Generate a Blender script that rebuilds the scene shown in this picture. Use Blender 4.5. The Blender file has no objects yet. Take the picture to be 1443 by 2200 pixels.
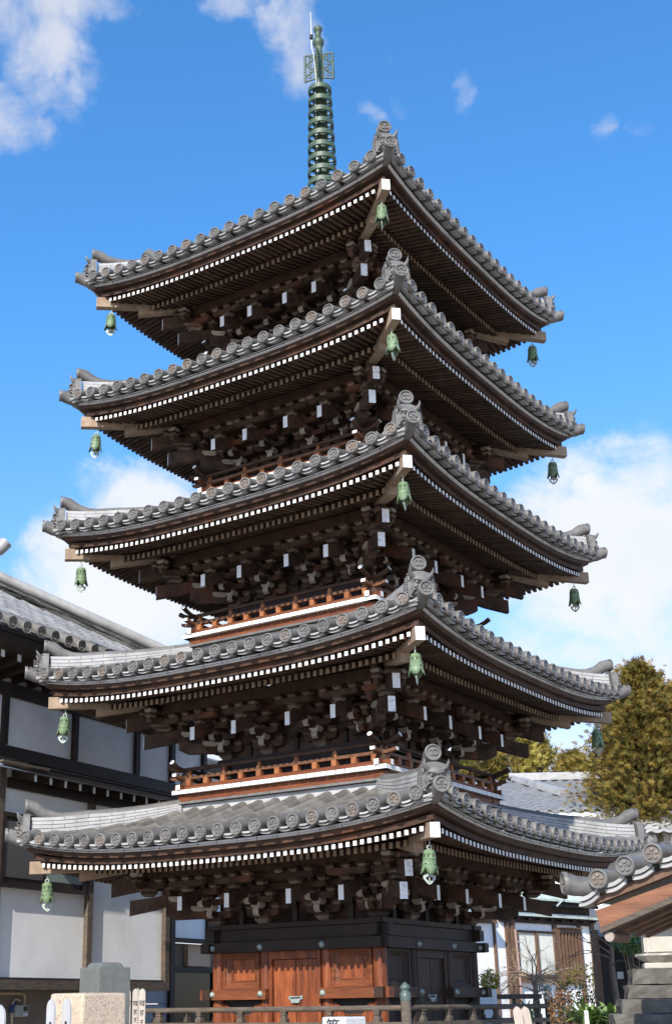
import bpy, math, random
from mathutils import Vector, Matrix
random.seed(7)
R = math.radians
SC = bpy.context.scene
COL = SC.collection

# ------------------------------------------------------------------ camera
TH = R(31.74)                                   # turn of the pagoda plan
cam_d = bpy.data.cameras.new("camera"); cam = bpy.data.objects.new("camera", cam_d); COL.objects.link(cam)
cam_d.sensor_fit = 'AUTO'; cam_d.sensor_width = 36.0
cam_d.lens = 2761.66 * 36.0 / 2200.0
cam_d.shift_x = (721.5 - 563.0) / 2200.0
cam_d.shift_y = (1203.7 - 1100.0) / 2200.0
cam_d.clip_start = 0.1; cam_d.clip_end = 3000
def cam_axes(pit, yaw, rol):
    f = Vector((math.sin(yaw)*math.cos(pit), math.cos(yaw)*math.cos(pit), math.sin(pit)))
    ri = Vector((math.cos(yaw), -math.sin(yaw), 0)); up = ri.cross(f)
    c, s = math.cos(rol), math.sin(rol)
    return ri*c + up*s, up*c - ri*s, f
ri, up, fw = cam_axes(0.33531, -0.05957, -0.01191)
M = Matrix((ri, up, -fw)).transposed().to_4x4(); M.translation = Vector((0, -18.0559, 1.6))
cam.matrix_world = M
SC.camera = cam

# ------------------------------------------------------------------ light
SUN_EL = R(34.2); SUN_H = R(-105.7)             # horizontal direction towards the sun (angle from +X)
S = Vector((math.cos(SUN_H)*math.cos(SUN_EL), math.sin(SUN_H)*math.cos(SUN_EL), math.sin(SUN_EL)))
sun_d = bpy.data.lights.new("sun", 'SUN'); sun_d.energy = 5.0; sun_d.angle = R(0.53); sun_d.color = (1, .945, .86)
sun = bpy.data.objects.new("sun", sun_d); COL.objects.link(sun)
sun.rotation_euler = S.to_track_quat('Z', 'Y').to_euler(); sun.location = S*60
SC.view_settings.view_transform = 'Standard'; SC.view_settings.look = 'None'
SC.view_settings.exposure = 0.45; SC.view_settings.gamma = 1.0

world = bpy.data.worlds.new("World"); SC.world = world; world.use_nodes = True
nt = world.node_tree; nt.nodes.clear()
def N(t, tree=None, **kw):
    n = (tree or nt).nodes.new(t)
    for k, v in kw.items(): setattr(n, k, v)
    return n
def build_world():
    L = nt.links.new
    out = N('ShaderNodeOutputWorld'); bg = N('ShaderNodeBackground'); bg.inputs['Strength'].default_value = 0.115
    sky = N('ShaderNodeTexSky'); sky.sky_type = 'NISHITA'; sky.sun_disc = False
    sky.sun_elevation = SUN_EL; sky.sun_rotation = R(90) - SUN_H
    sky.air_density = 1.0; sky.dust_density = 0.25; sky.ozone_density = 2.2; sky.altitude = 60
    hsv = N('ShaderNodeHueSaturation'); hsv.inputs['Saturation'].default_value = 1.09; hsv.inputs['Value'].default_value = 1.2
    hsv.inputs['Hue'].default_value = 0.505
    tint = N('ShaderNodeMix', data_type='RGBA', blend_type='MULTIPLY'); tint.inputs['Factor'].default_value = 1
    tint.clamp_result = False
    L(sky.outputs[0], tint.inputs['A']); L(tint.outputs['Result'], hsv.inputs['Color'])
    tc = N('ShaderNodeTexCoord'); sep = N('ShaderNodeSeparateXYZ'); L(tc.outputs['Generated'], sep.inputs[0])
    tr = N('ShaderNodeMapRange'); tr.interpolation_type = 'SMOOTHSTEP'; tr.inputs['From Min'].default_value = .05; tr.inputs['From Max'].default_value = .55; L(sep.outputs[2], tr.inputs['Value'])
    tcol = N('ShaderNodeMix', data_type='RGBA'); L(tr.outputs[0], tcol.inputs['Factor']); tcol.inputs['A'].default_value = (1.30, 1.25, 1.50, 1); tcol.inputs['B'].default_value = (.95, 1.42, 1.62, 1); L(tcol.outputs['Result'], tint.inputs['B'])
    def mth(op, a, b=None, c=None):
        m = N('ShaderNodeMath', operation=op)
        for i, v in enumerate((a, b, c)):
            if v is None: continue
            if isinstance(v, (int, float)): m.inputs[i].default_value = v
            else: L(v, m.inputs[i])
        return m.outputs[0]
    az = mth('MULTIPLY', mth('ARCTAN2', sep.outputs[0], sep.outputs[1]), 57.2958)
    el = mth('MULTIPLY', mth('ARCSINE', sep.outputs[2]), 57.2958)
    wn = N('ShaderNodeTexNoise'); wn.inputs['Scale'].default_value = 9.0; wn.inputs['Detail'].default_value = 5; wn.inputs['Roughness'].default_value = .6
    L(tc.outputs['Generated'], wn.inputs['Vector']); ws = N('ShaderNodeSeparateColor'); L(wn.outputs['Color'], ws.inputs[0])
    az0, el0 = az, el
    az = mth('ADD', az, mth('MULTIPLY', mth('SUBTRACT', ws.outputs[0], .5), 7.0)); el = mth('ADD', el, mth('MULTIPLY', mth('SUBTRACT', ws.outputs[1], .5), 5.0))
    # cloud banks: compass bearing, elevation, widths, weight (degrees)
    banks = [(-15.6, 42.4, 5.4, 2.6, 1.0), (-14.4, 39.6, 2.9, 2.6, .92), (-16.4, 37.6, 2.4, 1.8, .80), (-11.2, 41.8, 2.2, 1.5, .62),
             (-.9, 41.8, 2.6, 3.2, .76), (-4.4, 42.6, 3.0, 1.2, .58), (2.4, 38.6, 1.6, 1.1, .50), (4.5, 39.4, 1.2, 2.0, .48),
             (7.6, 38.7, 1.0, 1.6, .50), (14.2, 36.8, 1.4, 1.3, .50), (16.0, 36.3, 2.4, .9, .48), (10.9, 26.8, 1.8, .9, .40),
             (-8.2, 21.6, 4.2, 3.0, 1.05), (-13.0, 19.9, 2.6, 2.4, .90), (-9.0, 17.4, 7.5, 4.2, 1.3),
             (12.2, 22.2, 2.8, 2.1, .74), (13.2, 18.8, 6.4, 4.6, 1.3), (9.6, 19.8, 3.6, 3.0, 1.0), (0, 8, 60, 9.5, 1.1),
             (-40, 30, 14, 10, .8), (45, 34, 16, 9, .8), (75, 22, 20, 9, .8), (-90, 24, 24, 9, .9), (150, 26, 40, 9, .9)]
    tot = None
    for a0, e0, sa, se, w in banks:
        da = mth('DIVIDE', mth('SUBTRACT', az, a0), sa); de = mth('DIVIDE', mth('SUBTRACT', el, e0), se)
        g = mth('EXPONENT', mth('MULTIPLY', mth('ADD', mth('MULTIPLY', da, da), mth('MULTIPLY', de, de)), -1.0))
        g = mth('MULTIPLY', g, w)
        tot = g if tot is None else mth('MAXIMUM', tot, g)
    comb = N('ShaderNodeCombineXYZ'); L(mth('MULTIPLY', az0, .1), comb.inputs[0]); L(mth('MULTIPLY', el0, .13), comb.inputs[1])
    n1 = N('ShaderNodeTexNoise'); n1.inputs['Scale'].default_value = 2.4; n1.inputs['Detail'].default_value = 10; n1.inputs['Roughness'].default_value = .62
    n1.inputs['Distortion'].default_value = .35
    L(comb.outputs[0], n1.inputs['Vector'])
    n2 = N('ShaderNodeTexNoise'); n2.inputs['Scale'].default_value = 1.1; n2.inputs['Detail'].default_value = 3
    L(comb.outputs[0], n2.inputs['Vector'])
    dens = mth('ADD', tot, mth('MULTIPLY', mth('SUBTRACT', n1.outputs['Fac'], .52), 1.7))
    dens = mth('MULTIPLY', dens, mth('MINIMUM', 1.0, mth('MULTIPLY', tot, 2.0)))
    mr = N('ShaderNodeMapRange'); mr.interpolation_type = 'SMOOTHSTEP'
    mr.inputs['From Min'].default_value = .24; mr.inputs['From Max'].default_value = 1.02
    L(dens, mr.inputs['Value'])
    fac = mth('MULTIPLY', mr.outputs[0], .95)
    ccol = N('ShaderNodeMix', data_type='RGBA'); lowm = N('ShaderNodeMapRange'); lowm.interpolation_type = 'SMOOTHSTEP'; lowm.inputs['From Min'].default_value = 34; lowm.inputs['From Max'].default_value = 23; L(el, lowm.inputs['Value'])
    L(mth('ADD', mth('MULTIPLY', n2.outputs['Fac'], .55), mth('MULTIPLY', lowm.outputs[0], .5)), ccol.inputs['Factor'])
    ccol.inputs['A'].default_value = (3.6, 4.0, 5.0, 1); ccol.inputs['B'].default_value = (6.5, 6.6, 6.85, 1)
    mix = N('ShaderNodeMix', data_type='RGBA'); L(fac, mix.inputs['Factor']); L(hsv.outputs[0], mix.inputs['A']); L(ccol.outputs['Result'], mix.inputs['B'])
    L(mix.outputs['Result'], bg.inputs['Color']); L(bg.outputs[0], out.inputs['Surface'])
build_world()

# ------------------------------------------------------------------ materials
MATS = {}
def mat(name, c1, c2=None, scale=6.0, stretch=(1, 1, 1), rough=.7, bump=.0, bscale=40.0, spec=.5, metal=0.0, spots=None, detail=6, rough2=None, coord='Object', vary=0.0):
    m = bpy.data.materials.new(name); m.use_nodes = True
    t = m.node_tree; b = t.nodes['Principled BSDF']; L = t.links.new
    tc = N('ShaderNodeTexCoord', t); mp = N('ShaderNodeMapping', t); mp.inputs['Scale'].default_value = stretch
    L(N('ShaderNodeNewGeometry', t).outputs['Position'] if coord == 'Position' else tc.outputs[coord], mp.inputs[0])
    n = N('ShaderNodeTexNoise', t); n.inputs['Scale'].default_value = scale; n.inputs['Detail'].default_value = detail; n.inputs['Roughness'].default_value = .62
    L(mp.outputs[0], n.inputs['Vector'])
    cr = N('ShaderNodeValToRGB', t); cr.color_ramp.elements[0].position = .3; cr.color_ramp.elements[1].position = .72
    cr.color_ramp.elements[0].color = (*c1, 1); cr.color_ramp.elements[1].color = (*(c2 or c1), 1)
    L(n.outputs['Fac'], cr.inputs[0]); colout = cr.outputs[0]
    if spots:
        sc, lo, hi, col, amt = spots
        n3 = N('ShaderNodeTexNoise', t); n3.inputs['Scale'].default_value = sc; n3.inputs['Detail'].default_value = 5
        L(mp.outputs[0], n3.inputs['Vector'])
        r3 = N('ShaderNodeMapRange', t); r3.inputs['From Min'].default_value = lo; r3.inputs['From Max'].default_value = hi; r3.inputs['To Max'].default_value = amt
        L(n3.outputs['Fac'], r3.inputs['Value'])
        mx = N('ShaderNodeMix', t, data_type='RGBA'); L(r3.outputs[0], mx.inputs['Factor']); L(colout, mx.inputs['A']); mx.inputs['B'].default_value = (*col, 1)
        colout = mx.outputs['Result']
    if vary:
        va = N('ShaderNodeAttribute', t); va.attribute_name = 'vary'
        vm = N('ShaderNodeMapRange', t); vm.inputs['To Min'].default_value = 1 - vary; vm.inputs['To Max'].default_value = 1 + vary; L(va.outputs['Fac'], vm.inputs['Value'])
        vx = N('ShaderNodeMix', t, data_type='RGBA', blend_type='MULTIPLY'); vx.inputs['Factor'].default_value = 1; vx.clamp_result = False
        L(colout, vx.inputs['A']); L(vm.outputs[0], vx.inputs['B']); colout = vx.outputs['Result']
    L(colout, b.inputs['Base Color'])
    b.inputs['Roughness'].default_value = rough; b.inputs['Metallic'].default_value = metal
    b.inputs['Specular IOR Level'].default_value = spec
    if rough2 is not None:
        r2 = N('ShaderNodeMapRange', t); r2.inputs['To Min'].default_value = rough; r2.inputs['To Max'].default_value = rough2
        L(n.outputs['Fac'], r2.inputs['Value']); L(r2.outputs[0], b.inputs['Roughness'])
    if bump:
        n2 = N('ShaderNodeTexNoise', t); n2.inputs['Scale'].default_value = bscale; n2.inputs['Detail'].default_value = 4
        L(mp.outputs[0], n2.inputs['Vector'])
        bp = N('ShaderNodeBump', t); bp.inputs['Strength'].default_value = bump; bp.inputs['Distance'].default_value = .02
        L(n2.outputs['Fac'], bp.inputs['Height']); L(bp.outputs[0], b.inputs['Normal'])
    MATS[name] = m
    return m
mat('old_wood', (.032, .0165, .0095), (.080, .043, .026), 5, rough=.75, bump=.25, bscale=30, spots=(2.2, .55, .75, (.12, .042, .018), .7), spec=.25, vary=0.15)
mat('rafter_wood', (.046, .028, .019), (.110, .071, .049), 9, rough=.78, spec=.2, spots=(1.6, .5, .7, (.11, .05, .028), .7), vary=0.3)
mat('end_grain', (.28, .235, .19), (.42, .36, .30), 14, rough=.8, spec=.2, vary=0.2)
mat('pale_wood', (.24, .165, .11), (.38, .28, .20), 9, rough=.75, spec=.2, bump=.2, bscale=40, vary=0.1)
mat('bracket_wood', (.026, .0155, .0105), (.082, .051, .036), 7, rough=.78, spec=.2, spots=(2.5, .5, .68, (.12, .048, .026), .75), vary=0.35)
mat('dark_beam', (.015, .009, .0058), (.036, .0205, .013), 4, rough=.6, bump=.15, bscale=25, spec=.3)
mat('red_wood', (.065, .014, .006), (.33, .088, .024), 4.0, stretch=(5, 5, .55), rough=.5, bump=.3, bscale=16, spots=(3.0, .52, .72, (.10, .028, .012), .85), spec=.35, vary=0.12)
mat('red_wood_h', (.085, .024, .009), (.23, .068, .021), 4.0, stretch=(.6, .6, 6), rough=.55, bump=.3, bscale=16, spots=(2.0, .52, .75, (.11, .036, .018), .8), spec=.3)
mat('rail_wood', (.20, .062, .020), (.37, .145, .050), 6, stretch=(2, 2, 2), rough=.6, bump=.2, bscale=20, spots=(3.0, .5, .7, (.18, .06, .025), .7), spec=.3, vary=0.15)
mat('shaded_wood', (.020, .011, .007), (.052, .027, .016), 4, stretch=(5, 5, .55), rough=.6, bump=.3, bscale=16, spec=.3, vary=.15)  # darkened copy of the red wood: shade of the unlit faces in its colour
mat('rail_dark', (.085, .034, .016), (.18, .080, .036), 6, stretch=(2, 2, 2), rough=.6, bump=.2, bscale=20, spec=.3)
mat('tile_hall', (.19, .184, .174), (.29, .28, .265), 6, rough=.45, bump=.12, bscale=30, spec=.4, vary=.18)
mat('underlit_wood', (.085, .060, .045), (.19, .145, .115), 9, rough=.8, spec=.2, vary=.3)  # lighter bracket wood: ground bounce light put into the colour of block undersides
mat('grey_wood', (.062, .048, .037), (.135, .110, .086), 5, stretch=(1, 1, 6), rough=.8, bump=.4, bscale=20, spec=.2, spots=(2.5, .5, .72, (.14, .085, .05), .6), vary=0.15)
mat('white_paint', (.66, .645, .60), (.77, .755, .71), 8, rough=.65, spots=(16, .60, .70, (.50, .46, .40), .5), vary=0.05)
mat('white_worn', (.66, .65, .62), (.84, .83, .79), 14, rough=.7, spots=(24, .55, .62, (.35, .30, .25), .55), vary=0.06)
mat('tile', (.105, .096, .084), (.190, .175, .154), 5.5, rough=.42, rough2=.62, bump=.12, bscale=30, spec=0.35, spots=(1.3, .5, .75, (.125, .113, .095), .7), vary=0.26)
mat('tile_pale', (.30, .29, .275), (.43, .415, .39), 6, rough=.38, bump=.12, bscale=30, spots=(3.0, .52, .7, (.22, .215, .20), .8), vary=0.14, spec=0.4)
mat('tile_cap', (.105, .098, .089), (.185, .174, .159), 9, rough=.45, bump=.1, bscale=40, spec=0.35, vary=0.16, coord='Position')
mat('tile_stain', (.13, .102, .078), (.21, .162, .124), 9, rough=.55, spec=.4, spots=(6, .5, .7, (.17, .163, .157), .6), vary=0.2, coord='Position')
mat('strip_metal', (.72, .715, .71), (.82, .815, .81), 5, rough=.55, spots=(2.0, .55, .75, (.27, .25, .23), .7), vary=0.05)
mat('plaster', (.76, .75, .73), (.83, .82, .80), 2.0, rough=.85, bump=.05, bscale=30, spots=(1.6, .48, .74, (.64, .62, .58), .75))
mat('plaster_white', (.80, .79, .76), (.86, .85, .83), 2, rough=.85, spots=(1.5, .55, .8, (.68, .66, .62), .5))
mat('bronze', (.085, .140, .064), (.175, .24, .122), 14, rough=.6, bump=.2, bscale=60, spots=(7, .52, .72, (.24, .31, .22), .6), spec=.4, coord='Position')
mat('bronze_pale', (.30, .34, .285), (.40, .43, .37), 12, rough=.6, coord='Position')
mat('spire_bronze', (.034, .062, .033), (.070, .104, .060), 12, rough=.5, bump=.1, bscale=50, spec=.5, spots=(9, .55, .7, (.13, .17, .12), .6))
mat('nail_bronze', (.22, .27, .24), (.36, .40, .36), 30, rough=.5, spots=(40, .5, .6, (.08, .10, .09), .7))
mat('steel', (.40, .41, .41), (.52, .53, .53), 20, rough=.35, metal=.4)
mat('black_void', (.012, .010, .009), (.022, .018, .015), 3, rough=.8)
mat('granite_pink', (.46, .34, .23), (.60, .47, .34), 30, rough=.45, bump=.0)
mat('stone_green', (.105, .108, .090), (.150, .152, .130), 30, rough=.35, spec=.5, detail=9)
mat('stone_pale', (.50, .49, .47), (.62, .61, .59), 60, rough=.6, bump=.15, bscale=80)
mat('stone_grey', (.060, .053, .043), (.150, .136, .115), 4, rough=.9, bump=1.0, bscale=11, spots=(3.2, .46, .70, (.055, .050, .038), .85), vary=0.12)
mat('stone_lantern', (.40, .37, .31), (.55, .52, .45), 5, rough=.85, bump=.4, bscale=18, spots=(2.5, .5, .75, (.27, .23, .17), .7))
mat('sotoba_new', (.34, .28, .225), (.45, .38, .31), 4, stretch=(9, 9, .6), rough=.7)
mat('sotoba_grey', (.33, .32, .315), (.46, .45, .44), 4, stretch=(9, 9, .6), rough=.75)
mat('ink', (.012, .012, .013), None, rough=.6)
mat('navy_cloth', (.02, .03, .06), (.035, .05, .09), 5, rough=.7)
mat('brown_wall', (.13, .098, .072), (.19, .148, .11), 3, rough=.85)
mat('tan_panel', (.46, .30, .19), (.52, .35, .23), 3, rough=.7)
mat('grey_siding', (.20, .205, .23), (.26, .265, .29), 3, rough=.7)
mat('copper_roof', (.36, .44, .385), (.50, .56, .49), 3, rough=.6, stretch=(1, 1, 1), spots=(2, .5, .7, (.25, .25, .2), .5))
mat('house_wood', (.085, .045, .027), (.17, .095, .057), 5, stretch=(3, 3, .7), rough=.75)
mat('trunk_bark', (.10, .075, .055), (.20, .155, .115), 8, stretch=(2, 2, .6), rough=.9, bump=.8, bscale=16)
mat('twig_bark', (.20, .135, .085), (.33, .235, .15), 8, rough=.9)
mat('leaf_gold', (.10, .074, .015), (.26, .175, .038), 1.6, rough=.75, spec=.15, detail=3)
mat('leaf_olive', (.058, .058, .015), (.15, .128, .032), 1.6, rough=.75, spec=.15, detail=3)
mat('leaf_yellow', (.20, .17, .03), (.36, .29, .07), 1.4, rough=.75, spec=.15)
mat('leaf_green', (.045, .10, .022), (.12, .21, .05), 3, rough=.4, spec=.5)
mat('leaf_strap', (.07, .15, .03), (.26, .34, .10), 5, rough=.4, spec=.5)
mat('leaf_red', (.12, .055, .028), (.22, .12, .05), 4, rough=.7)
mat('pipe_pink', (.34, .22, .18), (.42, .28, .23), 4, rough=.5)
mat('plastic_grey', (.27, .275, .26), (.33, .335, .32), 5, rough=.5)
mat('plastic_tan', (.40, .29, .17), (.45, .33, .20), 5, rough=.5)
mat('tape_blue', (.015, .03, .10), None, rough=.5)
mat('earth', (.28, .235, .180), (.40, .345, .275), .8, rough=.95, bump=.5, bscale=30, spots=(.3, .45, .7, (.32, .295, .26), .8))

mat('finial_green', (.050, .080, .068), (.090, .125, .108), 20, rough=.45)
mat('tile_rear', (.15, .152, .158), (.21, .208, .205), 5, rough=.6, bump=.1, spec=.3, vary=0.15)
mat('barge_wood', (.13, .045, .018), (.27, .115, .052), 3, stretch=(.8, 4, 4), rough=.55, bump=.2, bscale=14, spots=(1.8, .5, .7, (.10, .04, .02), .6))
def glass_mat(name, col, rough=.06, spec=.5):
    m = bpy.data.materials.new(name); m.use_nodes = True; b = m.node_tree.nodes['Principled BSDF']
    b.inputs['Base Color'].default_value = (*col, 1); b.inputs['Roughness'].default_value = rough; b.inputs['Specular IOR Level'].default_value = spec
    MATS[name] = m
glass_mat('glass_dark', (.012, .011, .010), .12, .15); glass_mat('glass_frost', (.64, .63, .54), .8, .1); glass_mat('glass_brown', (.085, .075, .066), .3, .25)
glass_mat('glass_green', (.20, .24, .20), .3)
def speckle(name, base1, base2, dark, scale, thr):
    m = MATS[name]; t = m.node_tree; b = t.nodes['Principled BSDF']; L = t.links.new
    tc = N('ShaderNodeTexCoord', t); n = N('ShaderNodeTexNoise', t); n.inputs['Scale'].default_value = scale; n.inputs['Detail'].default_value = 2
    n.inputs['Distortion'].default_value = 1.2
    L(tc.outputs['Object'], n.inputs['Vector'])
    r = N('ShaderNodeMapRange', t); r.inputs['From Min'].default_value = thr; r.inputs['From Max'].default_value = thr + .05; r.inputs['To Max'].default_value = .75
    L(n.outputs['Fac'], r.inputs['Value'])
    mx = N('ShaderNodeMix', t, data_type='RGBA'); L(r.outputs[0], mx.inputs['Factor'])
    src = b.inputs['Base Color'].links[0].from_socket; L(src, mx.inputs['A']); mx.inputs['B'].default_value = (*dark, 1)
    L(mx.outputs['Result'], b.inputs['Base Color'])
speckle('granite_pink', None, None, (.16, .135, .11), 75, .57)
speckle('stone_pale', None, None, (.25, .25, .25), 90, .58)

# ------------------------------------------------------------------ mesh helpers
VR = random.Random(99)
class MB:
    def __init__(s, T=None): s.v = []; s.f = []; s.m = []; s.T = T; s.smooth = []; s.vy = []
    def add(s, vs, fs, mi=0, sm=False):
        o = len(s.v); T = s.T; vy = VR.random()
        s.v.extend([T(*p) for p in vs] if T else [tuple(p) for p in vs])
        for i, f in enumerate(fs):
            s.f.append([o + j for j in f]); s.m.append(mi[i] if isinstance(mi, (list, tuple)) else mi); s.smooth.append(sm); s.vy.append(vy)
    def hexa(s, p, mi=0):     # p: bottom 0..3 ccw, top 4..7 ; faces: bottom, top, sides
        s.add(p, [(3, 2, 1, 0), (4, 5, 6, 7), (0, 1, 5, 4), (1, 2, 6, 5), (2, 3, 7, 6), (3, 0, 4, 7)], mi)
    def box(s, x0, x1, y0, y1, z0, z1, mi=0):
        s.hexa([(x0, y0, z0), (x1, y0, z0), (x1, y1, z0), (x0, y1, z0), (x0, y0, z1), (x1, y0, z1), (x1, y1, z1), (x0, y1, z1)], mi)
    def prism(s, poly, axis, t0, t1, mi=0, cap=None):   # poly in the two other axes
        n = len(poly)
        def pt(a, b, t): return (t, a, b) if axis == 0 else ((a, t, b) if axis == 1 else (a, b, t))
        vs = [pt(a, b, t0) for a, b in poly] + [pt(a, b, t1) for a, b in poly]
        fs = [tuple(range(n - 1, -1, -1)), tuple(range(n, 2*n))] + [(i, (i+1) % n, n + (i+1) % n, n + i) for i in range(n)]
        c = mi if cap is None else cap
        s.add(vs, fs, [c, c] + [mi]*n)
    def tube(s, path, rad, seg=8, mi=0, cap=True, capm=None, sm=True):
        n = len(path); rings = []; P = [Vector(p) for p in path]
        rr = rad if isinstance(rad, (list, tuple)) else [rad]*n
        ref = None
        for i in range(n):
            t = (P[min(i+1, n-1)] - P[max(i-1, 0)]).normalized()
            if ref is None: ref = Vector((0, 0, 1)) if abs(t.z) < .9 else Vector((1, 0, 0))
            a = t.cross(ref).normalized(); b = a.cross(t).normalized(); ref = b
            rings.append([P[i] + (a*math.cos(2*math.pi*j/seg) + b*math.sin(2*math.pi*j/seg))*rr[i] for j in range(seg)])
        vs = [q for r in rings for q in r]
        fs = [(i*seg + j, i*seg + (j+1) % seg, (i+1)*seg + (j+1) % seg, (i+1)*seg + j) for i in range(n-1) for j in range(seg)]
        s.add(vs, fs, mi, sm)
        if cap:
            s.add(rings[0], [tuple(range(seg-1, -1, -1))], mi if capm is None else capm)
            s.add(rings[-1], [tuple(range(seg))], mi if capm is None else capm)
    def lathe(s, prof, c=(0, 0, 0), seg=20, mi=0, sm=True, closed=False):
        vs = []
        for r, z in prof:
            for j in range(seg): vs.append((c[0] + r*math.cos(2*math.pi*j/seg), c[1] + r*math.sin(2*math.pi*j/seg), c[2] + z))
        n = len(prof); rng = range(n if closed else n-1)
        s.add(vs, [(i*seg + j, i*seg + (j+1) % seg, ((i+1) % n)*seg + (j+1) % seg, ((i+1) % n)*seg + j) for i in rng for j in range(seg)], mi, sm)
    def ball(s, c, r, seg=10, rings=6, mi=0, sc=(1, 1, 1)):
        vs = []; 
        for i in range(rings+1):
            a = -math.pi/2 + math.pi*i/rings
            for j in range(seg): b = 2*math.pi*j/seg; vs.append((c[0]+r*sc[0]*math.cos(a)*math.cos(b), c[1]+r*sc[1]*math.cos(a)*math.sin(b), c[2]+r*sc[2]*math.sin(a)))
        s.add(vs, [(i*seg + j, i*seg + (j+1) % seg, (i+1)*seg + (j+1) % seg, (i+1)*seg + j) for i in range(rings) for j in range(seg)], mi, True)
    def build(s, name, mats, parent=None, bevel=0, fix=False, **props):
        me = bpy.data.meshes.new(name); me.from_pydata([tuple(p) for p in s.v], [], s.f)
        for m in (mats if isinstance(mats, (list, tuple)) else [mats]): me.materials.append(MATS[m])
        me.polygons.foreach_set('material_index', s.m); me.polygons.foreach_set('use_smooth', s.smooth)
        at = me.attributes.new('vary', 'FLOAT', 'FACE'); at.data.foreach_set('value', s.vy)
        me.update(); me.validate()
        o = bpy.data.objects.new(name, me); COL.objects.link(o)
        if parent: o.parent = parent
        if bevel:
            b = o.modifiers.new('edge', 'BEVEL'); b.width = bevel; b.segments = 2; b.limit_method = 'ANGLE'
        for k, v in props.items(): o[k] = v
        return o
def tag(o, label=None, cat=None, group=None, kind=None):
    for k, v in (('label', label), ('category', cat), ('group', group), ('kind', kind)):
        if v: o[k] = v
    return o
def empty(name, loc=(0, 0, 0), rz=0, parent=None, **kw):
    o = bpy.data.objects.new(name, None); COL.objects.link(o); o.location = loc; o.rotation_euler = (0, 0, rz); o.empty_display_size = .2
    if parent: o.parent = parent
    return tag(o, **kw)
def inst(o, rz=None, parent=None, loc=None):
    c = o.copy(); COL.objects.link(c)
    if parent: c.parent = parent
    if rz is not None: c.rotation_euler = (0, 0, rz)
    if loc is not None: c.location = loc
    return c
def copy_tree(o, parent=None):
    c = o.copy(); COL.objects.link(c)
    if parent: c.parent = parent
    for ch in list(o.children): copy_tree(ch, c)
    return c
def FT(k):      # face frame: x along the face, p outwards, z up
    if k == 0: return lambda x, p, z: (x, -p, z)
    if k == 1: return lambda x, p, z: (p, x, z)
    if k == 2: return lambda x, p, z: (-x, p, z)
    return lambda x, p, z: (-p, -x, z)
F0 = FT(0)
Q = .70710678
def CT(x, a, z): return (a + x*Q, -a + x*Q, z)      # corner frame of the front corner: x sideways, a outwards
# NB: face frame flips handedness (p = -y): normals are recalculated where it matters

# ------------------------------------------------------------------ ground
g = MB(); g.add([(-400, -200, 0), (400, -200, 0), (400, 700, 0), (-400, 700, 0)], [(0, 1, 2, 3)])
tag(g.build('ground', 'earth'), kind='structure')

# ------------------------------------------------------------------ PAGODA
A = [3.0, 2.893, 2.794, 2.684, 2.568]
ZT = [3.372, 5.584, 7.757, 9.849, 11.887]
BB = [1.22, 1.115, 1.02, .92, .825]
NT = [23, 22, 21, 21, 20]
pagoda = empty('five_storey_pagoda', (0, 0, 0), -TH, label='tall dark wooden five-storey pagoda with grey tiled roofs and green spire', cat='pagoda')

class Tier:
    def __init__(s, k):
        s.k = k; s.a = A[k]; s.Z = ZT[k]; s.b = BB[k]; s.pe = s.a + .2
        s.top = k == 4
        s.B = .36 if s.top else BB[k+1] + .5
        s.zi = .205 + (s.pe - s.B)*.56 if s.top else .735
    def rise(s, x, p):
        w = max(0., (p - s.b)/(s.pe - s.b))
        return .23*min(1.15, abs(x)/s.pe)**3*w**1.2
    def H(s, p):                               # tile-tube axis above Z
        u = (s.pe - p)/(s.pe - s.B)
        return .205 + (s.zi - .205)*(.77*u + .23*u*u)
    def S(s, x, p): return s.Z + s.H(p) + s.rise(x, p)

def disc_crest(mb, o, ex, ey, ez, r, rings=False, mi_rim=0, mi_in=1):
    """round tile end: raised rim, sunk field, five-petal flower or two linked rings. ex,ey in the disc plane, ez outwards"""
    o = Vector(o)
    def P(x, y, z): return o + ex*x + ey*y + ez*z
    n = 20
    prof = [(1., -.02), (1., .012), (.95, .02), (.80, .02), (.74, .002)]
    vs = []; 
    for rr, z in prof:
        for j in range(n): a = 2*math.pi*j/n; vs.append(P(rr*r*math.cos(a), rr*r*math.sin(a), z))
    mb.add(vs, [(i*n + j, i*n + (j+1) % n, (i+1)*n + (j+1) % n, (i+1)*n + j) for i in range(4) for j in range(n)], mi_rim, True)
    mb.add(vs[4*n:], [tuple(range(n))], mi_in)
    def dome(cx, cy, q, h, m=10):
        vv = [P(cx + q*math.cos(2*math.pi*j/m), cy + q*math.sin(2*math.pi*j/m), .001) for j in range(m)] + \
             [P(cx + .75*q*math.cos(2*math.pi*j/m), cy + .75*q*math.sin(2*math.pi*j/m), h) for j in range(m)]
        mb.add(vv, [(j, (j+1) % m, m + (j+1) % m, m + j) for j in range(m)], mi_in, True); mb.add(vv[m:], [tuple(range(m))], mi_in)
    if rings:
        for sx in (-.22, .22):
            path = []; m = 16
            vv = []
            for j in range(m):
                a = 2*math.pi*j/m
                for q, z in ((.40, .001), (.38, .014), (.29, .014), (.27, .001)): vv.append(P((sx + q*math.cos(a))*r, q*math.sin(a)*r, z))
            mb.add(vv, [(4*j + i, 4*((j+1) % m) + i, 4*((j+1) % m) + i + 1, 4*j + i + 1) for j in range(m) for i in range(3)], mi_rim, True)
    else:
        for i in range(5):
            a = math.pi/2 + 2*math.pi*i/5
            dome(.43*r*math.cos(a), .43*r*math.sin(a), .235*r, .014)
        dome(0, 0, .09*r, .012, 8)
VX, VY, VZ = Vector((1, 0, 0)), Vector((0, 1, 0)), Vector((0, 0, 1))

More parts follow.
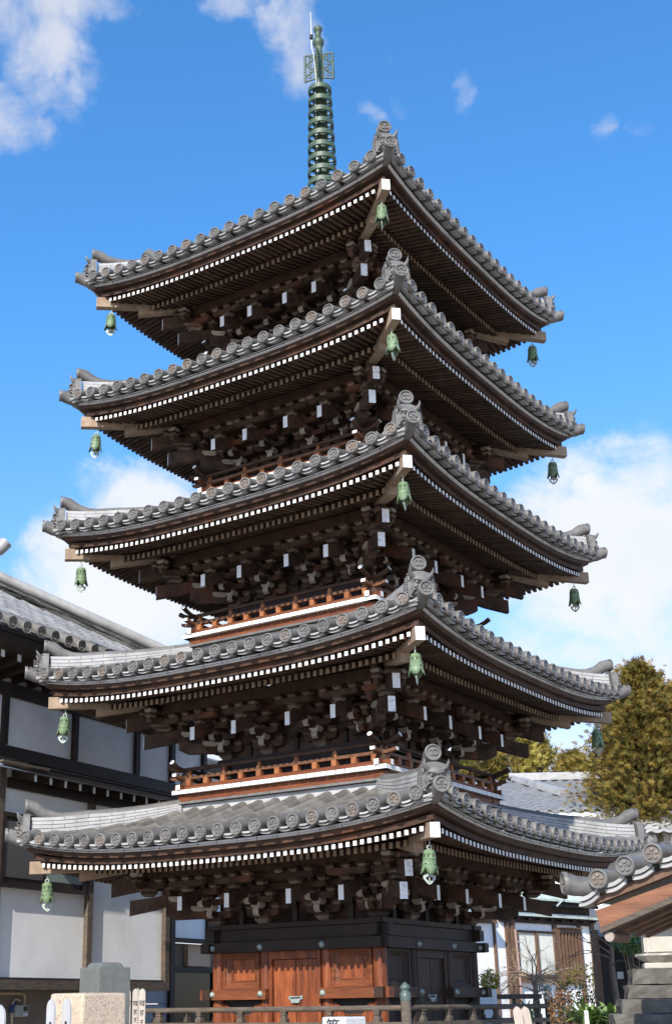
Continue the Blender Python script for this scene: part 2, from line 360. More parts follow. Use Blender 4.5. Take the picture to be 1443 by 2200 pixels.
# round eave tile: disc plus the first length of tube, axis +y inwards, origin at the disc centre
def eave_tile_mb(mb, ox, oy, oz, slope, T=None):
    r = .084
    o = Vector((ox, oy, oz))
    disc_crest(mb, o, VX, VZ, -VY, r)
    L_ = .30; n = 12; vs = []
    for t, rr in ((0.012, r*.97), (.06, r*.90), (L_, r*.88)):
        for j in range(n): a = 2*math.pi*j/n; vs.append(o + VX*rr*math.cos(a) + VZ*(rr*math.sin(a) + slope*t) + VY*t)
    mb.add(vs, [(i*n + j, i*n + (j+1) % n, (i+1)*n + (j+1) % n, (i+1)*n + j) for i in range(2) for j in range(n)], 0, True)
tile_meshes = []
for m_in in ('tile_cap',)*6 + ('tile_stain',)*3:
    mb = MB(); eave_tile_mb(mb, 0, 0, 0, .27)
    o = mb.build('round_eave_tile', ['tile_cap', m_in]); tile_meshes.append(o.data); bpy.data.objects.remove(o)

def roof_mesh(t):
    """tiled slopes on all four sides: tube rows, pan tiles, top strip"""
    mb = MB(); rows = []
    sp = 2*(t.a - .1)/(NT[t.k] - 1)
    for k in range(4):
        mb.T = FT(k)
        for i in range(NT[t.k]):
            x = -(t.a - .1) + i*sp
            rows.append(x)
            p1 = max(t.B, abs(x) + .04)
            p = t.pe - .20; r0 = .082
            while p > p1 + .03:
                q = max(p - .27, p1)
                n = 7; vs = []
                for pp, rr in ((p + .02, r0), (q, r0*.90)):
                    for j in range(n):
                        a = math.pi*j/(n-1)
                        vs.append((x + rr*math.cos(a), pp, t.S(x, pp) + rr*math.sin(a) - .008))
                mb.add(vs, [(j, j+1, n + j+1, n + j) for j in range(n-1)], 0, True)
                mb.add(vs[:n], [tuple(range(n))], 0)
                p = q
        # pan tiles in the gaps, stepped
        for i in range(NT[t.k] + 1):
            xa = -(t.a - .1) + (i-1)*sp; xb = xa + sp
            xm = (xa + xb)/2
            p1 = max(t.B - .02, abs(xm) - sp*.4)
            p = t.pe - .03
            while p > p1 + .02:
                q = max(p - .22, p1); vs = []; n = 5
                for pp, dz in ((p, .014), (q, -.008)):
                    for j in range(n):
                        f = j/(n-1); xx = xa + sp*f
                        vs.append((xx, pp, t.S(xx, pp) - .045 - .030*math.sin(math.pi*f) + dz))
                mb.add(vs, [(j, j+1, n + j+1, n + j) for j in range(n-1)], 0, True)
                p = q
            # lipped pan-tile fronts between the round ends, two layers
            for (po, zo, th) in ((.03, -.030, .020), (-.0, -.056, .022)):
                n = 7; vs = []
                for dz in (0, -th):
                    for j in range(n):
                        f = j/(n-1); xx = xa + sp*(.10 + .80*f)
                        vs.append((xx, t.pe - .05 + po, t.Z + t.H(t.pe) + t.rise(xx, t.pe) + zo + dz - .020*math.sin(math.pi*f)))
                for dz in (0, -th):
                    for j in range(n):
                        f = j/(n-1); xx = xa + sp*(.10 + .80*f)
                        vs.append((xx, t.pe - .20 + po, t.Z + t.H(t.pe) + .02 + t.rise(xx, t.pe) + zo + dz - .020*math.sin(math.pi*f)))
                fs = [(j, j+1, n+j+1, n+j) for j in range(n-1)] + [(2*n+j, 2*n+j+1, j+1, j) for j in range(n-1)] + [(n+j, n+j+1, 3*n+j+1, 3*n+j) for j in range(n-1)]
                mb.add(vs, fs, 1)
        # under-sheet
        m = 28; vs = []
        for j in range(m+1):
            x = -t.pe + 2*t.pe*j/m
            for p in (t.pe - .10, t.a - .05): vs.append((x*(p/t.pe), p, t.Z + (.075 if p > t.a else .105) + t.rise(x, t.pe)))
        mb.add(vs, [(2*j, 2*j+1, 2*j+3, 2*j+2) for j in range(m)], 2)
    return mb

def strip_poly(mb, t, p0, p1, z0, z1, mi=0, m=30, x_at=None, gap=0):
    """board that follows the upswept eave line, mitred at the corners"""
    vs = []
    for j in range(m+1):
        s_ = -1 + 2*j/m
        for p, z in ((p0, z0), (p1, z0), (p1, z1), (p0, z1)):
            x = s_*p
            vs.append((x, p, t.Z + z + t.rise(s_*t.pe*(t.a/t.pe if 0 else 1), t.pe)*(.80 if p < t.a else 1.)*min(1., .8 + .2*(p/t.a))))
    fs = []
    for j in range(m):
        for i in range(4): fs.append((4*j + i, 4*j + (i+1) % 4, 4*j + 4 + (i+1) % 4, 4*j + 4 + i))
    mb.add(vs, fs, mi)

def rafter_rows(t, k):
    mb = MB(FT(k)); pitch = .0935; n = int((t.a - .17)/pitch); w = .0235
    pin_w = t.b - .05
    for i in range(-n, n+1):
        x = i*pitch
        # flying rafter
        pe_ = t.a - .06; pi_ = max(t.a - .85, abs(x) + .02)
        if pe_ - pi_ > .05:
            ze = -.10 + t.rise(x, pe_); zi = -.10 + .2*(pe_ - pi_) + t.rise(x, pi_); h = .027
            Z = t.Z
            mb.hexa([(x-w, pe_, Z+ze-h), (x+w, pe_, Z+ze-h), (x+w, pi_, Z+zi-h), (x-w, pi_, Z+zi-h), (x-w, pe_, Z+ze+h), (x+w, pe_, Z+ze+h), (x+w, pi_, Z+zi+h), (x-w, pi_, Z+zi+h)], [0, 0, 3 if VR.random() < .3 else 1, 0, 0, 0])
        pe_ = t.a - .53; pi_ = max(pin_w, abs(x) + .02)
        if pe_ - pi_ > .05:
            ze = -.095 + t.rise(x, pe_); zi = -.095 + .3*(pe_ - pi_) + t.rise(x, pi_); h = .036; Z = t.Z
            mb.hexa([(x-w, pe_, Z+ze-h), (x+w, pe_, Z+ze-h), (x+w, pi_, Z+zi-h), (x-w, pi_, Z+zi-h), (x-w, pe_, Z+ze+h), (x+w, pe_, Z+ze+h), (x+w, pi_, Z+zi+h), (x-w, pi_, Z+zi+h)], [0, 0, 2, 0, 0, 0])
    return mb
def soffit(t, k):
    mb = MB(FT(k)); m = 24
    def sheet(pa, za, pb, zb_, mi):
        vs = []
        for j in range(m+1):
            s_ = -1 + 2*j/m
            for p, z in ((pa, za), (pb, zb_)): vs.append((s_*p, p, t.Z + z + t.rise(s_*p, p)))
        mb.add(vs, [(2*j, 2*j+1, 2*j+3, 2*j+2) for j in range(m)], mi)
    sheet(t.a - .05, -.068, t.a - .60, .044, 0)
    sheet(t.a - .50, -.052, t.b - .1, -.052 + .3*(t.a - .4 - t.b), 0)
    strip_poly(mb, t, t.a - .62, t.a - .535, -.05, .005, 0)       # kioi above the base-rafter ends
    return mb
def eave_board(t, k):
    mb = MB(FT(k))
    strip_poly(mb, t, t.a - .12, t.a - .035, -.068, -.004, 0)
    strip_poly(mb, t, t.a - .12, t.a + .03, -.002, .062, 0)
    # joints in the pale strip
    n = 20
    strip_poly(mb, t, t.a - .12, t.a + .068, .064, .106, 1)
    for i in range(-n, n):
        x = (i + .5)*.29
        if abs(x) < t.a - .05:
            z = t.Z + t.rise(x, t.pe); p = t.a + .0685
            mb.box(x - .003, x + .003, p, p + .002, z + .065, z + .105, 2)
    return mb
def corner_beam(t, which):
    mb = MB(CT)
    def beam(a0, z0, a1, z1, w, h, capm, chamf=0):
        mb.hexa([(-w, a0, z0-h), (w, a0, z0-h), (w, a1, z1-h), (-w, a1, z1-h), (-w, a0, z0+h), (w, a0, z0+h), (w, a1, z1+h), (-w, a1, z1+h)], [0, 0, capm, 0, 0, 0])
    if which == 0: beam(t.a, t.Z + .0, t.a - .9, t.Z + .06, .056, .080, 1)
    else: beam(t.a - .46, t.Z - .085, t.b - .05, t.Z - .085 + .27*(t.a - .46 - t.b), .058, .085, 0)
    return mb

def hip_ridge(t):
    """stacked ridge courses with a round top tile ending in an upturned horn (crest disc on its end)"""
    mb = MB(CT)
    a0 = t.B - .02; a1 = t.a + .0
    m = 18
    def prof(s_):
        a = a0 + (a1 - a0)*s_
        zb_ = t.S(a, a) - .03
        hg = .22 + .105*min(1, s_*1.6) if not t.top else .30
        return a, zb_, zb_ + hg
    nc = 5
    for c in range(nc):
        wo = .125 - .008*c
        for (wd, f0, f1, mi) in ((wo, c/nc + .035, (c+1)/nc, 1 if c % 1 == 0 else 0), (wo - .02, c/nc, c/nc + .035, 0)):
            vs = []
            for j in range(m+1):
                a, zb_, zt = prof(j/m); hh = zt - .07 - zb_
                z0, z1 = zb_ + hh*f0, zb_ + hh*f1
                for w, z in ((-wd, z0), (wd, z0), (wd, z1), (-wd, z1)): vs.append((w, a, z))
            fs = [(4*j+i, 4*j+(i+1) % 4, 4*j+4+(i+1) % 4, 4*j+4+i) for j in range(m) for i in range(4)] + [(0, 1, 2, 3), (4*m, 4*m+1, 4*m+2, 4*m+3)]
            mb.add(vs, fs, mi)
        # joints
        for j in range(1, int((a1 - a0)/.22)):
            a = a0 + (j + (c % 2)*.5)*.22
            if a < a1 - .05:
                s_ = (a - a0)/(a1 - a0); _, zb_, zt = prof(s_); hh = zt - .07 - zb_
                mb.box(-wo - .0015, wo + .0015, a - .003, a + .003, zb_ + hh*(c/nc + .04), zb_ + hh*((c+1)/nc - .005), 0)
    path = []
    for j in range(m+1):
        a, zb_, zt = prof(j/m); path.append((0, a, zt - .075))
    zt = path[-1][2]
    path = [p for p in path if p[1] < t.a - .28]
    z28 = path[-1][2]; 
    dz_ = -.03 if t.top else 0
    path += [(0, t.a - .20, z28 + .010), (0, t.a - .09, z28 + .060 + dz_*.5), (0, t.a - .005, z28 + .135 + dz_), (0, t.a + .045, z28 + .145 + dz_)]
    lo = len(path)
    mb.tube(path, [.072]*(lo-4) + [.070, .073, .083, .090], 16, 2)
    # tile joints on the round top
    for j in range(2, lo-4, 3):
        p, q = Vector(path[j]), Vector(path[j+1]); d = (q-p).normalized()*.008
        mb.tube([p - d, p + d], .0745, 14, 2, cap=True)
    e = Vector(path[-1]); d = Vector((0, .80, .35)).normalized(); 
    o = Vector(CT(*e)); dw = (Vector(CT(*(e + d))) - o).normalized(); ex = Vector((Q, Q, 0)); ey = ex.cross(dw)*-1
    if ey.z < 0: ey = -ey
    T = mb.T; mb.T = None
    dd = (Vector((Q*1.0, -Q*1.0, 0.02))).normalized()
    disc_crest(mb, o + dd*.012, ex, Vector((0, 0, 1)), dd, .093, rings=True, mi_rim=2, mi_in=3)
    mb.T = T
    if t.top:      # second, higher stage with its own horn
        a = 2.01; z = t.S(a, a) + .30
        mb.tube([(0, a - .5, z - .03), (0, a - .2, z - .05), (0, a - .05, z + .0), (0, a + .03, z + .06)], [.08, .08, .08, .085], 12, 2)
    return mb
def corner_tile(t):
    mb = MB(CT)
    z = t.Z + .40
    path = [(0, t.a - .12, z - .03), (0, t.a + .02, z - .072), (0, t.a + .11, z - .038), (0, t.a + .185, z + .022), (0, t.a + .215, z + .030)]
    mb.tube(path, [.070, .070, .074, .084, .088], 14, 0)
    o = Vector(CT(*path[-1])); dd = Vector((Q, -Q, .08)).normalized(); mb.T = None
    disc_crest(mb, o + dd*.014, Vector((Q, Q, 0)), Vector((0, 0, 1)), dd, .089, mi_rim=0, mi_in=1)
    mb.T = CT      # curved corner pan tiles beside it
    for s_ in (-1, 1):
        for zo, a_o in ((-.055, .03), (-.09, .0)):
            mb.hexa([(s_*.06, t.a + .10 + a_o, z+zo-.02), (s_*.22, t.a - .02 + a_o, z+zo-.035), (s_*.22, t.a - .2, z+zo-.03), (s_*.06, t.a - .2, z+zo),
                     (s_*.06, t.a + .10 + a_o, z+zo+.005), (s_*.22, t.a - .02 + a_o, z+zo-.01), (s_*.22, t.a - .2, z+zo), (s_*.06, t.a - .2, z+zo+.02)], 2)
    return mb
def demon_tile(t):
    """ridge-end tile: shield plate with beaded rim and a horned snarling mask"""
    a = t.a + .06
    zb_ = t.S(t.a, t.a) - .035
    W, Hh = .155, .275; k_s = 1.14
    mb = MB(lambda x, y, z: CT(x*k_s, a + y*k_s*.8, zb_ + z*k_s))
    n = 20; poly = [(-W*1.05, 0), (W*1.05, 0), (W*.98, .5*Hh), (W*.9, .78*Hh), (W*.62, .94*Hh), (W*.25, Hh), (-W*.25, Hh), (-W*.62, .94*Hh), (-W*.9, .78*Hh), (-W*.98, .5*Hh)]
    mb.prism(poly, 1, -.05, .02, 0)
    inner = [(x*.80, z*.86 + .02) for x, z in poly]
    for s_ in (-1, 1):
        for j in range(9):
            z = .025 + .205*j/8; x = s_*W*(.93 - .10*max(0, (z - .14)/.1))
            mb.ball((x, .022, z), .010, 6, 4)
    mb.ball((0, .02, .175), .095, 14, 8, 0, (1.0, .55, .62))                # brow dome
    mb.ball((0, .02, .095), .10, 14, 8, 0, (1.0, .50, .85))                 # cheeks
    for s_ in (-1, 1):
        mb.ball((s_*.043, .065, .142), .022, 10, 6, 0, (1.1, .7, .8)); mb.ball((s_*.043, .078, .141), .009, 8, 4, 1)
        mb.tube([(s_*.012, .075, .158), (s_*.045, .08, .166), (s_*.085, .055, .178)], [.010, .013, .008], 6, 0)      # brows
        mb.tube([(s_*.075, .03, .20), (s_*.105, .05, .225), (s_*.118, .075, .262), (s_*.115, .088, .290)], [.026, .022, .013, .002], 8, 0)  # horns
        mb.ball((s_*.118, .02, .185), .026, 8, 5, 0, (.6, .6, 1.2))          # ears
        mb.ball((s_*.062, .07, .098), .026, 8, 5, 0)
        mb.tube([(s_*.034, .085, .075), (s_*.037, .092, .055), (s_*.036, .092, .042)], [.008, .006, .001], 6, 2)      # fangs
        mb.tube([(s_*.10, .03, .03), (s_*.085, .055, .06), (s_*.04, .08, .082), (0, .088, .086)], [.012, .011, .010, .010], 6, 0)   # lip
    mb.ball((0, .085, .112), .026, 10, 6, 0, (1.25, .9, .8))                 # nose
    mb.ball((0, .062, .058), .048, 12, 6, 1, (1.25, .5, .45))                # open mouth
    mb.box(-.045, .045, .075, .092, .066, .078, 2)                           # upper teeth
    mb.box(-.075, .075, .02, .082, .012, .032, 0)                            # jaw
    return mb

# brackets -----------------------------------------------------------
def block(mb, x, p, z, h, w, wp=None, mi=0):
    wp = wp or w; k = .62; a, b = w/2, wp/2; zz = z + .45*h
    lo = [(x-a*k, p-b*k, z), (x+a*k, p-b*k, z), (x+a*k, p+b*k, z), (x-a*k, p+b*k, z)]
    mi_ = [(x-a*.78, p-b*.78, z+.22*h), (x+a*.78, p-b*.78, z+.22*h), (x+a*.78, p+b*.78, z+.22*h), (x-a*.78, p+b*.78, z+.22*h)]
    md = [(x-a, p-b, zz), (x+a, p-b, zz), (x+a, p+b, zz), (x-a, p+b, zz)]
    tp = [(q[0], q[1], z + h) for q in md]
    vs = lo + mi_ + md + tp
    fs = [(3, 2, 1, 0), (12, 13, 14, 15)] + [(4*l+i, 4*l+(i+1) % 4, 4*l+4+(i+1) % 4, 4*l+4+i) for l in range(3) for i in range(4)]
    mb.add(vs, fs, [2, mi] + [2]*8 + [mi]*4 if mi == 0 and mb.__dict__.get('tap') else mi)  # tapered underside gets the lighter tone that paints in bounce light
def arm_x(mb, x0, x1, p, z0, z1, th, mi=0):        # bracket arm along the wall with rounded lower ends
    c = .045; h = z1 - z0
    poly = [(x0, z0 + h*.55), (x0 + c*.35, z0 + h*.2), (x0 + c, z0), (x1 - c, z0), (x1 - c*.35, z0 + h*.2), (x1, z0 + h*.55), (x1, z1), (x0, z1)]
    mb.prism(poly, 1, p - th/2, p + th/2, mi)
def arm_p(mb, x, p0, p1, z0, z1, th, mi=0):
    c = .04; h = z1 - z0
    poly = [(p0, z0), (p1 - c, z0), (p1, z0 + c*.6), (p1, z1), (p0, z1)]
    n = len(poly); vs = [(x - th/2, a, b) for a, b in poly] + [(x + th/2, a, b) for a, b in poly]
    mb.add(vs, [tuple(range(n-1, -1, -1)), tuple(range(n, 2*n))] + [(i, (i+1) % n, n + (i+1) % n, n + i) for i in range(n)], [mi, mi, mi, 1, 1, mi, mi])
def bracket_set(t, x0, k):
    T = FT(k); mb = MB(lambda x, p, z: T(x0 + x, t.b + p, t.Z + z)); mb.tap = True
    block(mb, 0, .0, -.74, .125, .215)
    arm_p(mb, 0, -.05, .225, -.645, -.555, .09); block(mb, 0, .165, -.555, .072, .135, mi=1)
    arm_x(mb, -.25, .25, .035, -.645, -.555, .075)
    for dx in (-.2, .2): block(mb, dx, .035, -.555, .07, .125)
    arm_p(mb, 0, .1, .43, -.512, -.43, .08); block(mb, 0, .375, -.43, .07, .13, mi=0)
    arm_x(mb, -.27, .27, .19, -.483, -.405, .07)
    for dx in (-.22, 0, .22): block(mb, dx, .19, -.405, .068, .12)
    arm_x(mb, -.27, .27, .39, -.36, -.285, .07)
    for dx in (-.22, 0, .22): block(mb, dx, .39, -.285, .068, .12)
    block(mb, 0, .68, -.335, .07, .13)
    arm_x(mb, -.28, .28, .69, -.268, -.193, .07)
    for dx in (-.22, 0, .22): block(mb, dx, .69, -.193, .066, .12)
    return mb
def tail_rafter(t, x0, k):
    T = FT(k); mb = MB(lambda x, p, z: T(x0 + x, t.b + p, t.Z + z))
    w = .037; st = [(.845, -.576, -.402), (.6, -.49, -.322), (.3, -.365, -.20), (.05, -.26, -.09)]
    vs = []
    for p, z0, z1 in st: vs += [(-w, p, z0), (w, p, z0), (w, p, z1), (-w, p, z1)]
    fs = [(3, 2, 1, 0)] + [(4*j+i, 4*j+(i+1) % 4, 4*j+4+(i+1) % 4, 4*j+4+i) for j in range(3) for i in range(4)]
    mb.add(vs, fs, [1] + [0]*12)
    return mb
def corner_bracket(t):
    mb = MB(lambda x, a, z: CT(x, t.b + a, t.Z + z)); mb.tap = True
    def arm(a0, a1, z0, z1, w): mb.prism([(a0, z0), (a1 - .05, z0), (a1, z0 + .03), (a1, z1), (a0, z1)], 0, -w/2, w/2, 0); mb.m[-5:] = [0, 1, 1, 0, 0]
    arm(-.05, .25, -.645, -.555, .11); block(mb, 0, .20, -.555, .072, .15, mi=1)
    arm(.05, .46, -.515, -.43, .11); block(mb, 0, .41, -.43, .07, .15, mi=1)
    mb.prism([(.1, -.64), (.40, -.66), (.50, -.60), (.50, -.46), (.1, -.47)], 0, -.05, .05, 0)      # carved nose
    block(mb, 0, .66, -.36, .07, .15); block(mb, 0, .70, -.30, .05, .2)
    block(mb, 0, .82, -.14, .06, .16)
    mb.T = lambda x, p, z: FT(0)(t.b + x, t.b + p, t.Z + z)
    for sw in (0, 1):
        if sw: mb.T = lambda x, p, z: FT(1)(-t.b - x, t.b + p, t.Z + z)
        arm_x(mb, .35, .95, .69, -.268, -.193, .07)
        for dx in (.45, .69, .90): block(mb, dx, .69, -.193, .066, .12)
        arm_x(mb, .0, .62, .39, -.36, -.285, .07); block(mb, .56, .39, -.285, .068, .12)
        arm_x(mb, .0, .40, .19, -.483, -.405, .07); block(mb, .36, .19, -.405, .068, .12)
        block(mb, .90, .69, -.127, .055, .12, mi=1); arm_x(mb, .6, 1.0, .69, -.072, .0, .08)
    return mb
def corner_tail(t, upper):
    mb = MB(lambda x, a, z: CT(x, t.b + a, t.Z + z)); w = .047
    tip, zc, h = (1.02, -.285, .092) if upper else (.845, -.514, .096)
    st = [(tip, zc - h, zc + h), (tip - .25, zc - h + .075, zc + h + .055), (tip - .5, zc - h + .18, zc + h + .13), (.05, zc - h + .36, zc + h + .30)]
    vs = []
    for a, z0, z1 in st: vs += [(-w, a, z0), (w, a, z0), (w, a, z1), (-w, a, z1)]
    mb.add(vs, [(3, 2, 1, 0)] + [(4*j+i, 4*j+(i+1) % 4, 4*j+4+(i+1) % 4, 4*j+4+i) for j in range(3) for i in range(4)], [1] + [0]*12)
    return mb

def storey_walls(t):
    """walls, posts and beams of one storey (upper storeys)"""
    mb = MB(); b = t.b; Z = t.Z
    z0 = 1.0 if t.k == 0 else ZT[t.k-1] + .6
    for k in range(4):
        mb.T = FT(k)
        mb.box(-b, b, b - .06, b - .02, Z - .75, Z + .2, 0)                 # board wall behind the brackets
        mb.box(-b - .13, b + .13, b - .10, b + .11, Z - .80, Z - .742, 1)   # plate under the bearing blocks
        mb.box(-b - .12, b + .12, b - .06, b + .05, Z - .93, Z - .81, 1)    # head tie beam
        # long beams above the bracket steps, purlin and cove boards
        for p, za, zb_, e in ((.19, -.337, -.255, .19), (.39, -.217, -.14, .39), (.69, -.127, .012, .86)):
            mb.box(-b - e, b + e, b + p - .04, b + p + .04, Z + za, Z + zb_, 2 if p > .6 else 0)
        mb.add([(-b - .1, b - .02, Z - .26), (b + .1, b - .02, Z - .26), (b + .19, b + .19, Z - .25), (-b - .19, b + .19, Z - .25)], [(0, 1, 2, 3)], 0)
        mb.add([(-b - .19, b + .19, Z - .25), (b + .19, b + .19, Z - .25), (b + .69, b + .69, Z + .0), (-b - .69, b + .69, Z + .0)], [(0, 1, 2, 3)], 0)
        # small struts between the bracket sets
        cs = [-b, -b*.383, b*.383, b]
        for i in range(3):
            xm = (cs[i] + cs[i+1])/2
            mb.box(xm - .035, xm + .035, b - .03, b + .02, Z - .742, Z - .56, 1); block(mb, xm, b + .02, Z - .56, .07, .13, mi=1)
        if t.k:
            mb.box(-b, b, b - .06, b - .01, z0, Z - .9, 1)
            mb.box(-b, b, b - .03, b + .04, z0 + .1, z0 + .2, 1)
    return mb

TIERS = [Tier(k) for k in range(5)]
roofs = []
stain_i = 0
right_rows = MB()
for t in TIERS:
    k_ = t.k
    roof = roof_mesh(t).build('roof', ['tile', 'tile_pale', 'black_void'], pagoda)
    roofs.append(roof)
    # round eave tiles: single pieces on the left-hand face (nearest to the eye)
    sp = 2*(t.a - .1)/(NT[k_] - 1)
    for i in range(NT[k_]):
        x = -(t.a - .1) + i*sp
        z = t.S(x, t.pe)
        o = bpy.data.objects.new('round_eave_tile', tile_meshes[random.choice((0, 1, 2, 3, 4, 5, 6, 7, 8))]); COL.objects.link(o); o.parent = roof
        o.location = (x, -t.pe, z); o.rotation_euler = (R(random.uniform(-2, 2)), R(random.uniform(-9, 9)), R(random.uniform(-2.5, 2.5)))
        for f in (1, 2, 3):
            T = FT(f)
            sub = MB(); eave_tile_mb(sub, 0, 0, 0, .27)
            if f == 1:
                right_rows.v_off = len(right_rows.v)
                off = len(right_rows.v); right_rows.v.extend([T(x + q[0], t.pe - q[1], z + q[2]) for q in sub.v])
                right_rows.f.extend([[off + j for j in ff] for ff in sub.f]); right_rows.m.extend(sub.m); right_rows.smooth.extend(sub.smooth); right_rows.vy.extend([VR.random()]*len(sub.f))
    for k in range(4):
        rz = k*math.pi/2
        if k == 0:
            pr = dict(
                raf=rafter_rows(t, 0).build('rafters', ['rafter_wood', 'white_paint', 'pale_wood', 'white_worn'], roof),
                sof=soffit(t, 0).build('soffit', 'old_wood', roof),
                brd=eave_board(t, 0).build('eave_board', ['old_wood', 'strip_metal', 'dark_beam'], roof),
                cb0=corner_beam(t, 0).build('corner_beam', ['pale_wood', 'white_worn'], roof),
                cb1=corner_beam(t, 1).build('corner_beam', ['pale_wood', 'pale_wood'], roof),
                rid=hip_ridge(t).build('hip_ridge', ['tile', 'tile_pale', 'tile_cap', 'tile_cap'], roof),
                cti=corner_tile(t).build('corner_tile', ['tile_cap', 'tile_cap', 'tile_pale'], roof),
                dem=demon_tile(t).build('demon_mask_tile', ['tile_cap', 'black_void', 'tile_pale'], roof))
        else:
            for o in pr.values(): inst(o, rz, roof)
    st = storey_walls(t).build('storey_wall', ['bracket_wood', 'dark_beam', 'old_wood'], pagoda)
    cols = [-t.b, -t.b*.383, t.b*.383, t.b]
    for k in (0, 1):
        for x0 in cols:
            br = bracket_set(t, x0, k).build('bracket_set', ['bracket_wood', 'end_grain', 'underlit_wood'], pagoda)
            tail_rafter(t, x0, k).build('tail_rafter', ['bracket_wood', 'white_paint'], br)
    cbr = corner_bracket(t).build('corner_bracket', ['bracket_wood', 'end_grain', 'underlit_wood'], pagoda)
    t0_ = corner_tail(t, False).build('tail_rafter', ['bracket_wood', 'white_worn'], cbr)
    t1_ = corner_tail(t, True).build('tail_rafter', ['bracket_wood', 'white_worn'], cbr)
    for k in (1, 3):
        c = inst(cbr, k*math.pi/2, pagoda)
        for o in (t0_, t1_): inst(o, None, c)
rr = right_rows.build('round_eave_tiles', ['tile_cap', 'tile_cap'], pagoda); rr['kind'] = 'stuff'

# railings and balconies of storeys two to five -----------------------
for k_ in range(1, 5):
    lo = TIERS[k_-1]; B = lo.B; zb_ = lo.Z + 1.015
    bal = MB(); 
    for k in range(4):
        bal.T = FT(k)
        bal.box(-B - .0, B + .0, B - .3, B + .01, zb_ - .30, zb_ - .175, 2)                  # white mortar between the tube tops
        bal.box(-B - .02, B + .02, B - .2, B + .075, zb_ - .168, zb_ - .138, 1)              # flat tile course
        bal.box(-B - .01, B + .01, B - .2, B + .0, zb_ - .133, zb_ - .035, 0)                # skirt board
        bal.box(-B, B, B - .5, B + .0, zb_ - .03, zb_ + .0, 0)
    bal = bal.build('balcony', ['red_wood_h', 'tile_cap', 'tile_pale'], pagoda)
    ed = MB()
    for k in range(4):
        ed.T = FT(k); n = int(2*(B + .07)/.145); L_ = 2*(B + .07)/n
        for i in range(n):
            x = -(B + .07) + i*L_; ed.box(x + .007, x + L_ - .007, B - .12, B + .07, zb_ - .028, zb_ + .026, 0)
    ed.build('floor_edge', 'white_paint', bal)
    for k in (0, 1, 2, 3):
        r = MB(FT(k)); zz = zb_ + .026
        r.box(-B - .09, B + .09, B - .09, B - .02, zz, zz + .07, [0, 0, 0, 1, 0, 1])
        r.build('ground_rail', ['red_wood_h', 'white_paint'], bal)
        r = MB(FT(k)); zm = zb_ + .175
        path = [(-B - .17, zm + .025), (-B - .05, zm), (B + .05, zm), (B + .17, zm + .025)]
        for (xa, za), (xb, zb2) in zip(path[:-1], path[1:]):
            e0 = 1 if xa < -B - .1 else 0; e1 = 1 if xb > B + .1 else 0
            r.hexa([(xa, B - .09, za), (xb, B - .09, zb2), (xb, B - .02, zb2), (xa, B - .02, za), (xa, B - .09, za + .04), (xb, B - .09, zb2 + .04), (xb, B - .02, zb2 + .04), (xa, B - .02, za + .04)], [0, 0, 0, e1, 0, e0])
        r.build('middle_rail', ['rail_dark', 'white_paint'], bal)
        r = MB(FT(k)); zh = zb_ + .315
        r.tube([(-B - .22, B - .055, zh + .075), (-B - .15, B - .055, zh + .035), (-B - .06, B - .055, zh + .006), (-B, B - .055, zh), (B, B - .055, zh), (B + .06, B - .055, zh + .006), (B + .15, B - .055, zh + .035), (B + .22, B - .055, zh + .075)],
               [.036, .033, .030, .028, .028, .030, .033, .036], 10, 0, True, 1)
        r.build('top_rail', ['old_wood', 'white_paint'], bal)
        if k in (0, 1):
            n = 2*round(B/.32) - 0; spp = 2*(B - .15)/n
            for i in range(n+1):
                x = -(B - .15) + i*spp
                p = MB(FT(k)); p.box(x - .036, x + .036, B - .09, B - .015, zz + .07, zm, 0)
                if i % 2 == 0:
                    p.hexa([(x-.034, B-.085, zm+.04), (x+.034, B-.085, zm+.04), (x+.034, B-.025, zm+.04), (x-.034, B-.025, zm+.04), (x-.014, B-.075, zh-.025), (x+.014, B-.075, zh-.025), (x+.014, B-.035, zh-.025), (x-.014, B-.035, zh-.025)], 0)
                p.build('rail_post', 'rail_wood', bal)
    for k in range(4):
        p = MB(lambda x, a, z: CT(x, a, z)); a_ = B - .055
        p.box(-.05, .05, a_ - .035, a_ + .035, zb_ + .09, zb_ + .175, 0)
        p.hexa([(-.045, a_-.03, zb_+.215), (.045, a_-.03, zb_+.215), (.045, a_+.03, zb_+.215), (-.045, a_+.03, zb_+.215), (-.018, a_-.015, zb_+.29), (.018, a_-.015, zb_+.29), (.018, a_+.015, zb_+.29), (-.018, a_+.015, zb_+.29)], 0)
        o = p.build('rail_post', 'old_wood', bal); o.rotation_euler = (0, 0, k*math.pi/2)

